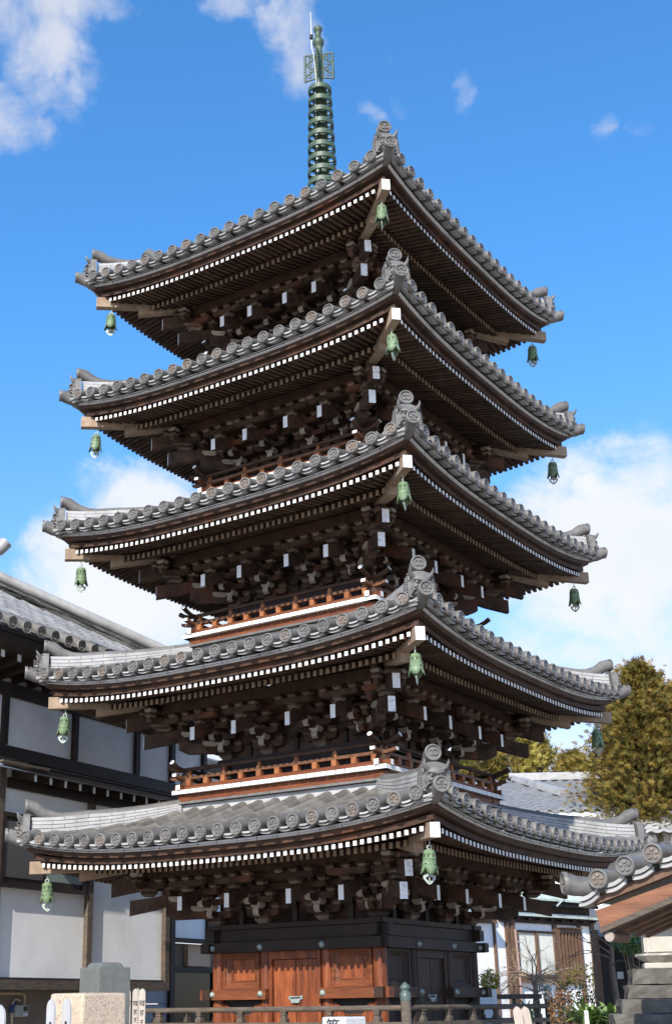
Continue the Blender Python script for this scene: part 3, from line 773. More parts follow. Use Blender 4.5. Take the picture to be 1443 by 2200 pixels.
# ground storey --------------------------------------------------------
t = TIERS[0]; b = t.b
base = MB()
base.box(-2.25, 2.25, -2.25, 2.25, 0, .62, 0)
base.build('podium', 'stone_grey', pagoda, bevel=.02)
fl = MB(); fl.box(-2.1, 2.1, -2.1, 2.1, .62, .72, 0); fl.build('veranda_floor', 'grey_wood', pagoda)
for k in range(4):
    T = FT(k); RW, RH = ('red_wood', 'red_wood_h') if k == 0 else ('shaded_wood', 'shaded_wood')  # all but the front use the wood with shade in its colour
    for x in (-b, -.467, .467):
        m = MB(T); m.tube([(x, b, .72), (x, b, 2.30)], .085 if abs(x) > 1 else .075, 18, 0); m.build('pillar', 'red_wood' if k == 0 or (k == 1 and x < -1) else 'shaded_wood', pagoda)
    m = MB(T); m.box(-1.43, 1.43, b + .02, b + .135, 2.285, 2.405, 0); m.build('tie_beam', 'dark_beam', pagoda)
    m = MB(T); m.box(-1.40, 1.40, b - .05, b + .07, 2.43, 2.565, 0); m.box(-b - .06, b + .06, b - .06, b + .055, 2.30, 2.57, 0); m.build('tie_beam', 'dark_beam', pagoda)  # the taller box is an added dark cover, standing in for eave shade
    w = MB(T)
    w.box(-b, b, b - .07, b - .04, .72, 2.6, 0)
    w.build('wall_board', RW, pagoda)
    for s_ in (-1, 1):
        xa, xb = (-1.43, -.385) if s_ < 0 else (.385, 1.41)
        m = MB(T); m.box(xa, xb, b + .02, b + .14, 1.705, 1.83, 0); m.build('tie_beam', RH, pagoda)
        xa, xb = (-b + .09, -.467 - .08) if s_ < 0 else (.467 + .08, b - .09)
        m = MB(T)       # framed panel with a sloping inner moulding
        z0, z1 = 1.835, 2.283
        m.box(xa, xb, b - .045, b + .0, z0, z1, 0)
        f = .05
        for (u0, u1, v0, v1) in ((xa, xb, z0, z0 + .035), (xa, xb, z1 - .035, z1), (xa, xa + .045, z0 + .035, z1 - .035), (xb - .045, xb, z0 + .035, z1 - .035)):
            m.box(u0, u1, b, b + .045, v0, v1, 1)
        ia, ib, iz0, iz1 = xa + .045, xb - .045, z0 + .035, z1 - .035
        ja, jb, jz0, jz1 = ia + .055, ib - .055, iz0 + .055, iz1 - .055
        O = [(ia, b + .03, iz0), (ib, b + .03, iz0), (ib, b + .03, iz1), (ia, b + .03, iz1)]; I = [(ja, b + .004, jz0), (jb, b + .004, jz0), (jb, b + .004, jz1), (ja, b + .004, jz1)]
        m.add(O + I, [(i, (i+1) % 4, 4 + (i+1) % 4, 4 + i) for i in range(4)], 1)
        m.box(ja, jb, b + .0, b + .014, jz0, jz0 + .018, 1)
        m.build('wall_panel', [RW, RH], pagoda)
        # opening below the beam with curved spandrels
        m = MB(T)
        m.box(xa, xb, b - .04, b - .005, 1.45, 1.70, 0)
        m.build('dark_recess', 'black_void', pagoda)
        for e, x in ((1, xa), (-1, xb)):
            m = MB(T)
            pts = [(x - e*.03, 1.1), (x - e*.03, 1.655)] + [(x + e*(.10*math.sin(q*math.pi/12) + .02), 1.655 - .10*(1 - math.cos(q*math.pi/12))) for q in range(7)]
            pts += [(x + e*.17, 1.52), (x + e*.17, 1.1)]
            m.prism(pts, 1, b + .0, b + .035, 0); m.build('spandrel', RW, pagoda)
        m = MB(T)
        m.box(xa + .12, xb - .12, b - .003, b + .012, .9, 1.52, 0)
        for r_ in range(14):
            for c_ in range(5):
                x = xa + .14 + (xb - xa - .28)*(c_ + .5*(r_ % 2))/5; z = 1.50 - r_*.028
                if x + .07 < xb - .12: m.tube([(x, b + .014, z), (x + .035, b + .022, z + .010), (x + .07, b + .014, z)], .006, 5, 0)
        m.build('carved_panel', RH, pagoda)
        for x in ((-1.235, -.47) if s_ < 0 else (.47, 1.235)):
            for z, dp in ((1.768, .14), (2.342, .135)):
                m = MB(T)
                pr = [(.0, .036), (.016, .034), (.030, .022), (.037, .008), (.040, .0)]
                n = 14; vs = []
                for rr_, hh in pr:
                    for j in range(n): q = 2*math.pi*j/n; vs.append((x + rr_*math.cos(q), b + dp + hh, z + rr_*math.sin(q)))
                m.add(vs, [(i*n + j, i*n + (j+1) % n, (i+1)*n + (j+1) % n, (i+1)*n + j) for i in range(4) for j in range(n)], 0, True)
                m.build('nail_cover', 'nail_bronze', pagoda)
    # doors
    m = MB(T)
    for xa, xb in ((-.39, -.345), (.345, .39)): m.box(xa, xb, b - .02, b + .055, .75, 2.285, 0)
    m.box(-.345, .345, b - .02, b + .05, 2.185, 2.283, 0)
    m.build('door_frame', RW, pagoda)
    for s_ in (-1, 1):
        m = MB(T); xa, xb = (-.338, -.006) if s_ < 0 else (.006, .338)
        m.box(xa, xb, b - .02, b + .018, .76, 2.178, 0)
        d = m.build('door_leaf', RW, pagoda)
    m = MB(T); m.box(-.075, .075, b + .02, b + .045, 1.725, 1.738, 0); m.prism([(-.085, 1.705), (.085, 1.71), (.06, 1.66), (-.05, 1.655)], 1, b + .02, b + .05, 0)
    m.box(-.10, -.075, b + .02, b + .04, 1.70, 1.745, 0); m.box(.075, .10, b + .02, b + .04, 1.70, 1.745, 0)
    m.build('door_lock', 'nail_bronze', pagoda)
    m = MB(T)
    m.box(-b, b, b - .035, b - .02, t.Z - .74, t.Z - .56, 0); m.build('frieze_board', 'dark_beam', pagoda)

# spire -----------------------------------------------------------------
fin = MB(); zp = TIERS[4].Z + TIERS[4].zi
fin.box(-.42, .42, -.42, .42, zp - .15, zp + .38, 0); fin.box(-.48, .48, -.48, .48, zp + .38, zp + .45, 0)
fin.lathe([(.36, zp + .45), (.34, zp + .56), (.22, zp + .66), (.10, zp + .68)], seg=24)
fin.lathe([(.30, zp + .68), (.36, zp + .74), (.30, zp + .79), (.1, zp + .80)], seg=24)
fin.lathe([(.095, zp + .6), (.085, 16.42), (.065, 16.5), (.060, 17.25)], seg=18)
fin.lathe([(.06, 17.22), (.068, 17.24), (.086, 17.27), (.10, 17.31), (.098, 17.36), (.085, 17.385), (.05, 17.40), (.05, 17.54), (.062, 17.56), (.078, 17.60), (.074, 17.64), (.05, 17.665), (.0, 17.68)], seg=18)
fin = fin.build('spire', 'spire_bronze', pagoda)
for i in range(9):
    z = 16.31 - i*.2365; r = .198 + i*.0068
    m = MB()
    m.lathe([(r - .004, -.05), (r, -.044), (r, .036), (r - .006, .042), (r - .026, .042), (r - .026, -.05)], (0, 0, z), 48, sm=False, closed=True)
    m.lathe([(.120, -.055), (.120, .03), (.09, .035), (.085, -.06)], (0, 0, z), 32, sm=False, closed=True)
    for j in range(8):
        q = j*math.pi/4 + math.pi/8; c, s_ = math.cos(q), math.sin(q)
        w = .018
        m.hexa([(c*.1 + s_*w, s_*.1 - c*w, z-.035), (c*(r-.01) + s_*w, s_*(r-.01) - c*w, z-.035), (c*(r-.01) - s_*w, s_*(r-.01) + c*w, z-.035), (c*.1 - s_*w, s_*.1 + c*w, z-.035),
                (c*.1 + s_*w, s_*.1 - c*w, z-.015), (c*(r-.01) + s_*w, s_*(r-.01) - c*w, z-.015), (c*(r-.01) - s_*w, s_*(r-.01) + c*w, z-.015), (c*.1 - s_*w, s_*.1 + c*w, z-.015)])
    m.build('spire_ring', 'spire_bronze', fin)
def flame_panel(kx):
    m = MB(FT(kx)); z0, z1 = 16.58, 17.08; th = .010
    def bar(pts, r=.008): m.tube([(0, p, z) for p, z in pts], r*1.35, 6, 0)
    bar([(.075, z0), (.075, z1)], .011); bar([(.235, z0 - .05), (.235, z1 + .0)], .013)
    bar([(.07, z0), (.24, z0 - .03)], .010); bar([(.07, z1), (.24, z1 + .0)], .010)
    for i in range(9):
        z = z0 - .03 + i*.062; m.tube([(0, .238, z), (0, .262, z + .012), (0, .270, z + .034)], [.012, .008, .001], 5, 0)
    for i in range(3): p = .11 + i*.05; m.tube([(0, p, z1), (0, p + .01, z1 + .03)], [.010, .001], 5, 0)
    for i in range(4):
        zc = z0 + .055 + i*.118; s_ = 1 if i % 2 == 0 else -1; pts = []
        for q in range(15):
            a = q*.55; rr = .052*(1 - q/17)
            pts.append((.155 + s_*.012 + rr*math.cos(a)*s_, zc + rr*math.sin(a)))
        bar(pts, .0075)
        bar([(.155 + s_*.064, zc), (.155 + s_*.05, zc + .05), (.155 - s_*.03, zc + .075), (.155 - s_*.05, zc + .11)], .0075)
    return m
for k in range(4): flame_panel(k).build('flame_panel', 'spire_bronze', fin).rotation_euler = (0, 0, TH - .12)
m = MB()
m.tube([(-.075, -.10, 17.42), (-.075, -.10, 17.96)], [.009, .005], 8, 0); m.tube([(-.075, -.10, 17.45), (-.075, -.10, 17.56)], .014, 10, 0)
m.tube([(-.075, -.10, 17.38), (-.075, -.10, 17.46)], .030, 10, 1)
m.tube([(-.075, -.10, 17.4), (-.085, -.085, 17.2), (-.05, -.085, 17.05), (-.02, -.09, 16.7), (-.01, -.09, 16.4), (-.02, -.12, 16.2), (-.02, -.12, 15.2), (-.02, -.12, 14.3)], .008, 8, 0)
m.build('lightning_rod', ['steel', 'black_void'], pagoda)

# wind bells ------------------------------------------------------------
def make_bell():
    root = bpy.data.objects.new('wind_bell', None); COL.objects.link(root)
    m = MB()        # bell body, open mouth with eight petal points
    n = 32; vs = []
    prof = [(.0, -.075), (.035, -.076), (.058, -.085), (.063, -.10), (.064, -.113), (.068, -.115), (.069, -.124), (.066, -.128), (.070, -.165), (.074, -.168), (.074, -.178), (.071, -.182), (.076, -.215), (.080, -.235), (.080, -.24), (.078, -.244), (.082, -.262)]
    for r_, z in prof:
        for j in range(n): q = 2*math.pi*j/n; vs.append((r_*math.cos(q), r_*math.sin(q), z))
    for j in range(n):
        q = 2*math.pi*j/n; c = abs(math.cos(2*q)); z = -.262 - .082*c**.6; r_ = .083 + .017*c
        vs.append((r_*math.cos(q), r_*math.sin(q), z))
    L_ = len(prof)
    m.add(vs, [(i*n + j, (i+1)*n + j, (i+1)*n + (j+1) % n, i*n + (j+1) % n) for i in range(L_) for j in range(n)], 0, True)
    for j in range(8):
        q = 2*math.pi*(j + .5)/8
        m.box(0, 0, 0, 0, 0, 0) if 0 else None
        c, s_ = math.cos(q), math.sin(q); r_ = .0695; w = .007
        m.add([(c*r_ - s_*w, s_*r_ + c*w, -.133), (c*r_ + s_*w, s_*r_ - c*w, -.133), (c*(r_+.004) + s_*w, s_*(r_+.004) - c*w, -.16), (c*(r_+.004) - s_*w, s_*(r_+.004) + c*w, -.16)], [(0, 1, 2, 3)], 1)
    for j in range(4):
        q = math.pi/4 + j*math.pi/2; c, s_ = math.cos(q), math.sin(q); r_ = .079
        m.ball((c*r_, s_*r_, -.232), .010, 8, 5, 1, (1, 1, .9))
    bd = m.build('bell_body', ['bronze', 'black_void'], root)
    sol = bd.modifiers.new('thick', 'SOLIDIFY'); sol.thickness = .006
    m = MB(); m.tube([(.0, .0, .02), (.004, 0, -.02), (.018, 0, -.03), (.004, 0, -.045), (-.008, 0, -.03)], .006, 8, 0)
    pts = [(.024*math.cos(q*math.pi/5), 0, -.055 + .022*math.sin(q*math.pi/5)) for q in range(11)]
    m.tube(pts, .007, 8, 0); m.build('hook', 'bronze_pale', root)
    m = MB(); m.tube([(0, 0, -.10), (0, 0, -.33)], .004, 6, 0)
    # clapper plate: cloud-shaped with cut-outs
    outer = [(-.012, -.325), (.012, -.325), (.045, -.345), (.07, -.352), (.066, -.385), (.045, -.41), (.02, -.435), (0, -.445), (-.02, -.435), (-.045, -.41), (-.066, -.385), (-.07, -.352), (-.045, -.345)]
    th = .004
    inner = [(-.004, -.352), (.004, -.352), (.018, -.362), (.038, -.368), (.038, -.384), (.026, -.396), (.012, -.412), (0, -.418), (-.012, -.412), (-.026, -.396), (-.038, -.384), (-.038, -.368), (-.018, -.362)]
    nn = len(outer)
    for a_, b_ in ((outer, inner),):
        vs = [(x, -th, z) for x, z in a_] + [(x, -th, z) for x, z in b_] + [(x, th, z) for x, z in a_] + [(x, th, z) for x, z in b_]
        fs = []
        for j in range(nn):
            i = (j+1) % nn
            fs += [(j, i, nn+i, nn+j), (2*nn+i, 2*nn+j, 3*nn+j, 3*nn+i), (j, 2*nn+j, 2*nn+i, i), (nn+j, nn+i, 3*nn+i, 3*nn+j)]
        m.add(vs, fs, 0)
    m.box(-.006, .006, -th, th, -.43, -.345, 0)
    m.build('clapper', 'bronze_pale', root)
    return root
bell0 = make_bell(); first = True
ords = ['lowest', 'second', 'third', 'fourth', 'topmost']
for t in TIERS:
    for corner, nm in ((0, 'front'), (3, 'left'), (1, 'right')):
        o = bell0 if first else copy_tree(bell0); first = False
        a_ = t.a - .165
        x, y = {0: (a_, -a_), 3: (-a_, -a_), 1: (a_, a_)}[corner]
        lx = x*math.cos(-TH) - y*math.sin(-TH); ly = x*math.sin(-TH) + y*math.cos(-TH)
        o.location = (lx, ly, t.Z - .105)
        o.rotation_euler = (R(random.uniform(-3, 3)), R(random.uniform(-3, 3)), {0: R(8 + 75*(t.k > 0)), 3: R(15), 1: R(-20)}[corner] + R(random.uniform(-15, 15)))
        how = {0: 'pale green bronze wind bell under the front corner of the %s pagoda roof', 3: 'green bronze wind bell under the left corner of the %s pagoda roof',
               1: 'dark shaded wind bell under the right corner of the %s pagoda roof'}[corner]
        tag(o, how % ords[t.k], 'wind bell', 'wind bells at the roof corners')

# ================================================================== SURROUNDINGS
# ---- temple hall on the left (wall frame: u along the wall, o outwards, z up)
HA = R(28.2); DW = Vector((math.sin(HA), math.cos(HA), 0)); NN = Vector((math.cos(HA), -math.sin(HA), 0)); H0 = -4.5
def HT(u, o, z): p = DW*u + NN*(H0 + o); return (p.x, p.y, z)
hall = empty('temple_hall', HT(0, 0, 0), 0, label='white plastered temple hall with dark timber frame and grey tiled roof, left', cat='temple hall')
hall.location = (0, 0, 0)
def hp(name, mats, fn, parent=hall, bevel=0, **kw):
    m = MB(HT); fn(m); return m.build(name, mats, parent, bevel, **kw)
# plaster panels
def up_panels(m):
    m.box(-4.6, 3.25, -.10, -.03, 5.05, 6.35)
hp('upper_wall', 'plaster', up_panels)
hp('lower_wall', 'plaster', lambda m: m.box(-12, 2.06, -.10, -.03, 2.05, 4.98))
def frame_parts():
    for u in (-6.0, -4.0, -2.02, -.42, 1.19, 2.2, 3.18):
        hp('timber_post', 'dark_beam', lambda m: m.box(u - .055, u + .055, -.08, .035, 5.30, 6.05))
    hp('timber_beam', 'dark_beam', lambda m: m.box(-12, 3.25, -.08, .045, 6.03, 6.22))
    hp('timber_beam', 'dark_beam', lambda m: m.box(-12, 3.25, -.08, .045, 5.10, 5.285))
    for u in (-6.0, -4.0, -2.03, .04):
        hp('timber_post', 'grey_wood', lambda m: m.box(u - .06, u + .06, -.08, .05, 2.05, 4.95))
    hp('timber_post', 'grey_wood', lambda m: m.box(2.0, 2.12, -.3, .055, 1.885, 4.98))
    hp('sill_beam', 'grey_wood', lambda m: m.box(-12, 1.998, -.3, .06, 1.885, 2.02))
    hp('timber_beam', 'black_void', lambda m: m.box(-12, 2.0, -.05, .03, 2.02, 2.05))
    hp('gable_return_wall', 'plaster', lambda m: m.box(2.0, 2.1, -6, -.3, 1.885, 6.0))
frame_parts()
# eave soffit, rafters and tile fronts of the main roof
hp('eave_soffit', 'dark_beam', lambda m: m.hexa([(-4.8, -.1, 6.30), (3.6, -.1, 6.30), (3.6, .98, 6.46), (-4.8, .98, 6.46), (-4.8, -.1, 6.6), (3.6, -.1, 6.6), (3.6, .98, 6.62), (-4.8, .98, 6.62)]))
for i in range(20):
    u = -4.6 + i*.34
    def rf(m):
        m.hexa([(u-.04, .0, 6.22), (u+.04, .0, 6.22), (u+.04, .72, 6.32), (u-.04, .72, 6.32), (u-.04, .0, 6.33), (u+.04, .0, 6.33), (u+.04, .72, 6.43), (u-.04, .72, 6.43)], [0, 0, 0, 0, 1, 0])
    hp('eave_rafter', ['dark_beam', 'white_paint'], rf)
SL = .57; ZE = 6.78; OE = 1.0; UC = 3.6
def hroof(m):
    d = 5.5
    m.add([(-4.8, OE, ZE - .09), (UC, OE, ZE - .09), (UC - d, OE - d, ZE - .09 + SL*d), (-4.8, OE - d, ZE - .09 + SL*d)], [(0, 1, 2, 3)], 0)
    m.add([(UC, OE, ZE - .09), (UC, OE - 2*d, ZE - .09), (UC - d, OE - d, ZE - .09 + SL*d)], [(0, 1, 2)], 0)
    u = -4.6
    while u < UC - .1:
        dm = min(d, UC - u)
        t_ = 0
        while t_ < dm:
            q = min(t_ + .30, dm); n = 7; vs = []
            for tt, rr in ((t_ - .015, .086), (q, .078)):
                for j in range(n):
                    a = math.pi*j/(n-1); vs.append((u + rr*math.cos(a), OE - tt, ZE - .085 + SL*tt + rr*math.sin(a)))
            m.add(vs, [(j, j+1, n+j+1, n+j) for j in range(n-1)], 0, True); m.add(vs[:n], [tuple(range(n))], 0)
            t_ += .30
        u += .30
hall_roof = hp('roof', ['tile_hall'], hroof)
def hcaps(m):
    pass
for i in range(35):
    u = -4.6 + .30*i
    if u > UC - .1: break
    m = MB(); disc_crest(m, Vector(HT(u, OE + .05, ZE - .06)), DW, VZ, NN, .095)
    P0 = Vector(HT(u, OE + .05, ZE - .06)); P1 = Vector(HT(u, OE - .3, ZE - .06 + .2))
    m.tube([P0, P1], [.093, .082], 14, 0)
    m.build('round_eave_tile', ['tile', 'tile_stain'], hall_roof)
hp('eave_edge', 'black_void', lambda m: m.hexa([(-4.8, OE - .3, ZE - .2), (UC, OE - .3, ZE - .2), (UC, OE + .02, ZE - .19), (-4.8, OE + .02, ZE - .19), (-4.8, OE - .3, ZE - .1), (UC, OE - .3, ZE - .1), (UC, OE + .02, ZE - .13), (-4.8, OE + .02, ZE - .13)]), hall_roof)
def hridge(m):
    n = 12
    for c, (w, h0, h1, mi) in enumerate(((.17, -.05, .06, 0), (.145, .06, .075, 2), (.155, .075, .145, 1), (.125, .145, .155, 2), (.14, .155, .225, 1), (.11, .225, .235, 2))):
        vs = []
        for j in range(n+1):
            d = 5.5*j/n; zz = ZE - .05 + SL*d; k = Q
            for ww, hh in ((-w, h0), (w, h0), (w, h1), (-w, h1)): vs.append((UC - d + ww*k, OE - d - ww*k*-1, zz + hh))
        m.add(vs, [(4*j+i, 4*j+(i+1) % 4, 4*j+4+(i+1) % 4, 4*j+4+i) for j in range(n) for i in range(4)] + [(0, 1, 2, 3)], mi)
    m.tube([(UC - .05, OE - .05, ZE + .25), (UC - 5.5, OE - 5.5, ZE + .25 + SL*5.5)], .09, 12, 1)
hp('hip_ridge', ['tile', 'tile_pale', 'black_void'], hridge, hall_roof)
def horn(m):
    d = 3.56; zz = ZE + .2 + SL*d
    m.tube([(UC - d - .6, OE - d - .6, zz + .42), (UC - d - .2, OE - d - .2, zz + .30), (UC - d, OE - d, zz + .34), (UC - d + .14, OE - d + .14, zz + .46), (UC - d + .22, OE - d + .22, zz + .60)], [.12, .12, .12, .115, .12], 14, 0)
    m.tube([(UC - d - .3, OE - d - .3, zz - .1), (UC - d + .05, OE - d + .05, zz - .1)], [.25, .2], 12, 0)
hp('ridge_end_tile', ['tile_pale'], horn, hall_roof)
hp('gable_wall', 'plaster', lambda m: (m.prism([(-.1, 5.0), (-.1, 6.4), (-4.4, 6.4 + SL*4.3), (-4.4, 5.0)], 0, -4.6, -4.5), m.box(-4.6, -4.5, -10, -4.4, 0, 6.4 + SL*4.3)))
# pent roof over the lower wall
def pent(m):
    m.hexa([(-1.95, -.05, 5.0), (2.25, -.05, 5.0), (2.25, .52, 4.84), (-1.95, .52, 4.84), (-1.95, -.05, 5.1), (2.25, -.05, 5.1), (2.25, .52, 4.90), (-1.95, .52, 4.90)])
hp('pent_roof', ['dark_beam'], pent)
def pent_b(m):
    for i in range(4): m.box(-2.6, -1.62 - i*.10, .42 - .12*i, .56 - .12*i, 4.90 + .045*i, 4.93 + .045*i)
hp('pent_shingles', 'grey_wood', pent_b)
hp('pent_beam', 'dark_beam', lambda m: m.box(-1.9, 2.2, .0, .05, 4.68, 4.83))
for i in range(22):
    u = -1.78 + i*.335
    if u > 2.2: break
    def pr_(m): m.hexa([(u-.028, .0, 4.85), (u+.028, .0, 4.85), (u+.028, .44, 4.735), (u-.028, .44, 4.735), (u-.028, .0, 4.95), (u+.028, .0, 4.95), (u+.028, .44, 4.835), (u-.028, .44, 4.835)], [0, 0, 0, 0, 1, 0])
    hp('eave_rafter', ['dark_beam', 'white_paint'], pr_)
# window box standing proud of the plaster
def wfr(m):
    u0, u1, z0, z1, d = -2.02, -.10, 3.27, 4.32, .075
    m.box(u0, u1, .0, d, z0, z0 + .06); m.box(u0, u1, .0, d, z1 - .06, z1); m.box(u0, u0 + .07, .0, d, z0 + .06, z1 - .06); m.box(u1 - .07, u1, .0, d, z0 + .06, z1 - .06)
    m.box(u0 + .07, u1 - .07, .02, d - .03, z0 + .06, z0 + .14)
    m.box(-1.09, -1.03, .02, d - .02, z0 + .14, z1 - .06)
    m.box(u0 + .07, u1 - .07, .02, d - .04, z1 - .13, z1 - .06)
win = hp('window', 'dark_beam', wfr)
hp('window_pane', 'glass_brown', lambda m: m.box(-1.95, -1.09, .05, .06, 3.41, 4.2), win)
hp('window_pane', 'glass_green', lambda m: m.box(-1.03, -.17, .04, .05, 3.41, 4.2), win)
hp('underfloor_wall', 'brown_wall', lambda m: m.box(-12, 2.0, -.48, -.40, 0, 1.90))
hp('footing', 'stone_grey', lambda m: m.box(-12, 2.1, -.38, .05, 0, .3))
# recessed wing between hall and pagoda
def AT(u, o, z): return HT(u, o - 1.5, z)
wing = empty('hall_wing', label='low recessed wing beside the white hall with dark glass doors, half hidden by the pagoda', cat='building')
def wp(name, mats, fn, parent=wing):
    m = MB(AT); fn(m); return m.build(name, mats, parent)
wp('wall', 'plaster', lambda m: m.box(3.6, 9, -.1, 0, 2.86, 6.2))
wp('timber_beam', 'dark_beam', lambda m: m.box(3.6, 9, -.05, .06, 2.78, 2.86))
wp('timber_post', 'dark_beam', lambda m: m.box(4.22, 4.36, -.05, .07, 1.2, 6.0))
wp('timber_post', 'dark_beam', lambda m: m.box(5.44, 5.56, -.05, .07, 2.86, 6.0))
wp('siding', 'grey_siding', lambda m: [m.box(3.6, 4.26, -.04, -.005 + .006*(i % 2), i*.42 - .4, i*.42 + .01) for i in range(1, 8)])
wp('dark_wall', 'brown_wall', lambda m: m.box(4.34, 9, -.3, -.2, 0, 2.78))
wp('door_frame', 'dark_beam', lambda m: [m.box(4.36, 9, -.2, -.1, 2.25, 2.35), m.box(4.36, 4.46, -.2, -.1, 0, 2.25), m.box(5.9, 6.0, -.2, -.1, 0, 2.25)])
wp('glass_door', 'glass_dark', lambda m: m.box(4.46, 5.9, -.17, -.15, 0, 2.25))
wp('notice_panel', 'tan_panel', lambda m: m.box(5.0, 5.75, -.19, -.09, 2.37, 2.77))
wp('roof', 'tile', lambda m: m.hexa([(3.6, -3, 6.2), (9, -3, 6.2), (9, .5, 6.1), (3.6, .5, 6.1), (3.6, -3, 7.4), (9, -3, 7.4), (9, .5, 6.2), (3.6, .5, 6.2)]))
# meter box and pipes under the hall
mt = empty('meter_box', label='grey electricity meter box with tan conduit pipes under the hall', cat='meter box')
def mp(name, mats, fn, par=mt):
    m = MB(lambda u, o, z: HT(u, o - .4, z)); fn(m); return m.build(name, mats, par)
mp('case', 'plastic_grey', lambda m: m.box(-1.16, -.90, .0, .12, 1.52, 1.68))
mp('meter_window', 'glass_dark', lambda m: m.box(-1.0, -.92, .12, .127, 1.60, 1.665))
mp('meter_plate', 'steel', lambda m: m.box(-1.01, -.915, .12, .126, 1.535, 1.57))
mp('conduit', 'plastic_tan', lambda m: (m.tube([(-1.5, .06, 1.84), (-.98, .06, 1.84), (-.93, .06, 1.82), (-.925, .06, 1.68)], .018, 8), m.tube([(-1.05, .08, 1.74), (-1.14, .08, 1.77), (-1.19, .08, 1.72), (-1.20, .08, 1.2), (-1.20, .08, .3)], .018, 8)))
mp('tape_wrap', 'tape_blue', lambda m: m.tube([(-1.14, .08, 1.72), (-1.20, .08, 1.66), (-1.215, .08, 1.58)], .032, 8))

# ---- pagoda veranda railing --------------------------------------------
fence = empty('veranda_railing', (0, 0, 0), -TH, label='weathered grey wooden railing round the foot of the pagoda', cat='railing')
for k in range(4):
    T = FT(k); e = 1.97
    m = MB(T); m.tube([(-e + .05, e, 1.585), (e - .05, e, 1.585)], .033, 10, 0); m.build('top_rail', 'grey_wood', fence)
    m = MB(T); m.box(-e, e, e - .04, e + .04, 1.385, 1.437, 0); m.build('middle_rail', 'grey_wood', fence)
    m = MB(T); m.box(-e, e, e - .05, e + .05, .80, .90, 0); m.build('bottom_rail', 'grey_wood', fence)
    for i in range(6):
        x = -1.60 + i*.64
        m = MB(T)
        m.hexa([(x-.042, e-.04, 1.437), (x+.042, e-.04, 1.437), (x+.042, e+.04, 1.437), (x-.042, e+.04, 1.437), (x-.042, e-.04, 1.48), (x+.042, e-.04, 1.48), (x+.042, e+.04, 1.48), (x-.042, e+.04, 1.48)])
        m.hexa([(x-.036, e-.035, 1.48), (x+.036, e-.035, 1.48), (x+.036, e+.035, 1.48), (x-.036, e+.035, 1.48), (x-.025, e-.02, 1.515), (x+.025, e-.02, 1.515), (x+.025, e+.02, 1.515), (x-.025, e+.02, 1.515)])
        m.box(x-.034, x+.034, e-.03, e+.03, 1.515, 1.556); m.box(x-.045, x+.045, e-.037, e+.037, 1.556, 1.572)
        m.box(x-.04, x+.04, e-.03, e+.03, .9, 1.385)
        m.build('baluster', 'grey_wood', fence)
    x, y = [(1.97, -1.97), (1.97, 1.97), (-1.97, 1.97), (-1.97, -1.97)][k]
    m = MB(); m.lathe([(.058, .72), (.056, 1.68), (0, 1.685)], (x, y, 0), 18); post = m.build('corner_post', 'grey_wood', fence)
    m = MB(); m.lathe([(.060, 1.66), (.062, 1.70), (.060, 1.745), (.048, 1.755), (.040, 1.768), (.044, 1.775), (.058, 1.792), (.056, 1.815), (.036, 1.840), (.012, 1.856), (0, 1.870)], (x, y, 0), 20)
    m.build('onion_finial', 'nail_bronze' if k != 0 else 'finial_green', post)

# ---- graves and boards in the foreground --------------------------------
def stone(name, mats, cx, cy, half, rz, z0, z1, label, cat='gravestone', cap=None, bev=.012):
    root = empty(name, (cx, cy, 0), R(rz), label=label, cat=cat)
    m = MB(); m.box(-half, half, -half, half, z0, z1); m.build('shaft', mats, root, bevel=bev)
    m = MB(); m.box(-half*1.5, half*1.5, -half*1.5, half*1.5, 0, z0 - .003); m.build('plinth', mats, root, bevel=.01)
    if cap:
        m = MB(); h = half*.80
        m.hexa([(-h, -h, z1 - .004), (h, -h, z1 - .004), (h, h, z1 - .004), (-h, h, z1 - .004), (-h*.80, -h*.80, z1 + .032), (h*.80, -h*.80, z1 + .032), (h*.80, h*.80, z1 + .032), (-h*.80, h*.80, z1 + .032)])
        m.build('cap', mats, root, bevel=.014)
    return root
stone('gravestone', 'granite_pink', -1.60, -9.76, .168, -42, .5, 1.70, 'pink speckled granite gravestone in the left foreground', bev=.016)
stone('gravestone', 'stone_green', -1.615, -9.12, .122, -48, .4, 1.868, 'dark green stone gravestone standing behind the pink granite one', cap=True, bev=.004)
ws = stone('stone_marker', 'stone_pale', -.035, -8.87, .106, -42, .3, 1.54, 'small white granite marker with black carved characters, bottom centre', 'stone marker', bev=.012)
def text_mesh(txt, size, mname, parent, loc, rot, name):
    c = bpy.data.curves.new(name, 'FONT'); c.body = txt; c.size = size; c.align_x = 'CENTER'; c.align_y = 'TOP_BASELINE' if 0 else 'CENTER'; c.extrude = .0015; c.resolution_u = 3
    o = bpy.data.objects.new(name, c); COL.objects.link(o)
    bpy.context.view_layer.update()
    me = bpy.data.meshes.new_from_object(o.evaluated_get(bpy.context.evaluated_depsgraph_get()))
    bpy.data.objects.remove(o); bpy.data.curves.remove(c)
    me.materials.clear(); me.materials.append(MATS[mname])
    o = bpy.data.objects.new(name, me); COL.objects.link(o); o.parent = parent; o.location = loc; o.rotation_euler = rot
    return o
text_mesh('\u7b92', .13, 'ink', ws, (0, -.1075, 1.46), (R(90), 0, 0), 'carved_character')
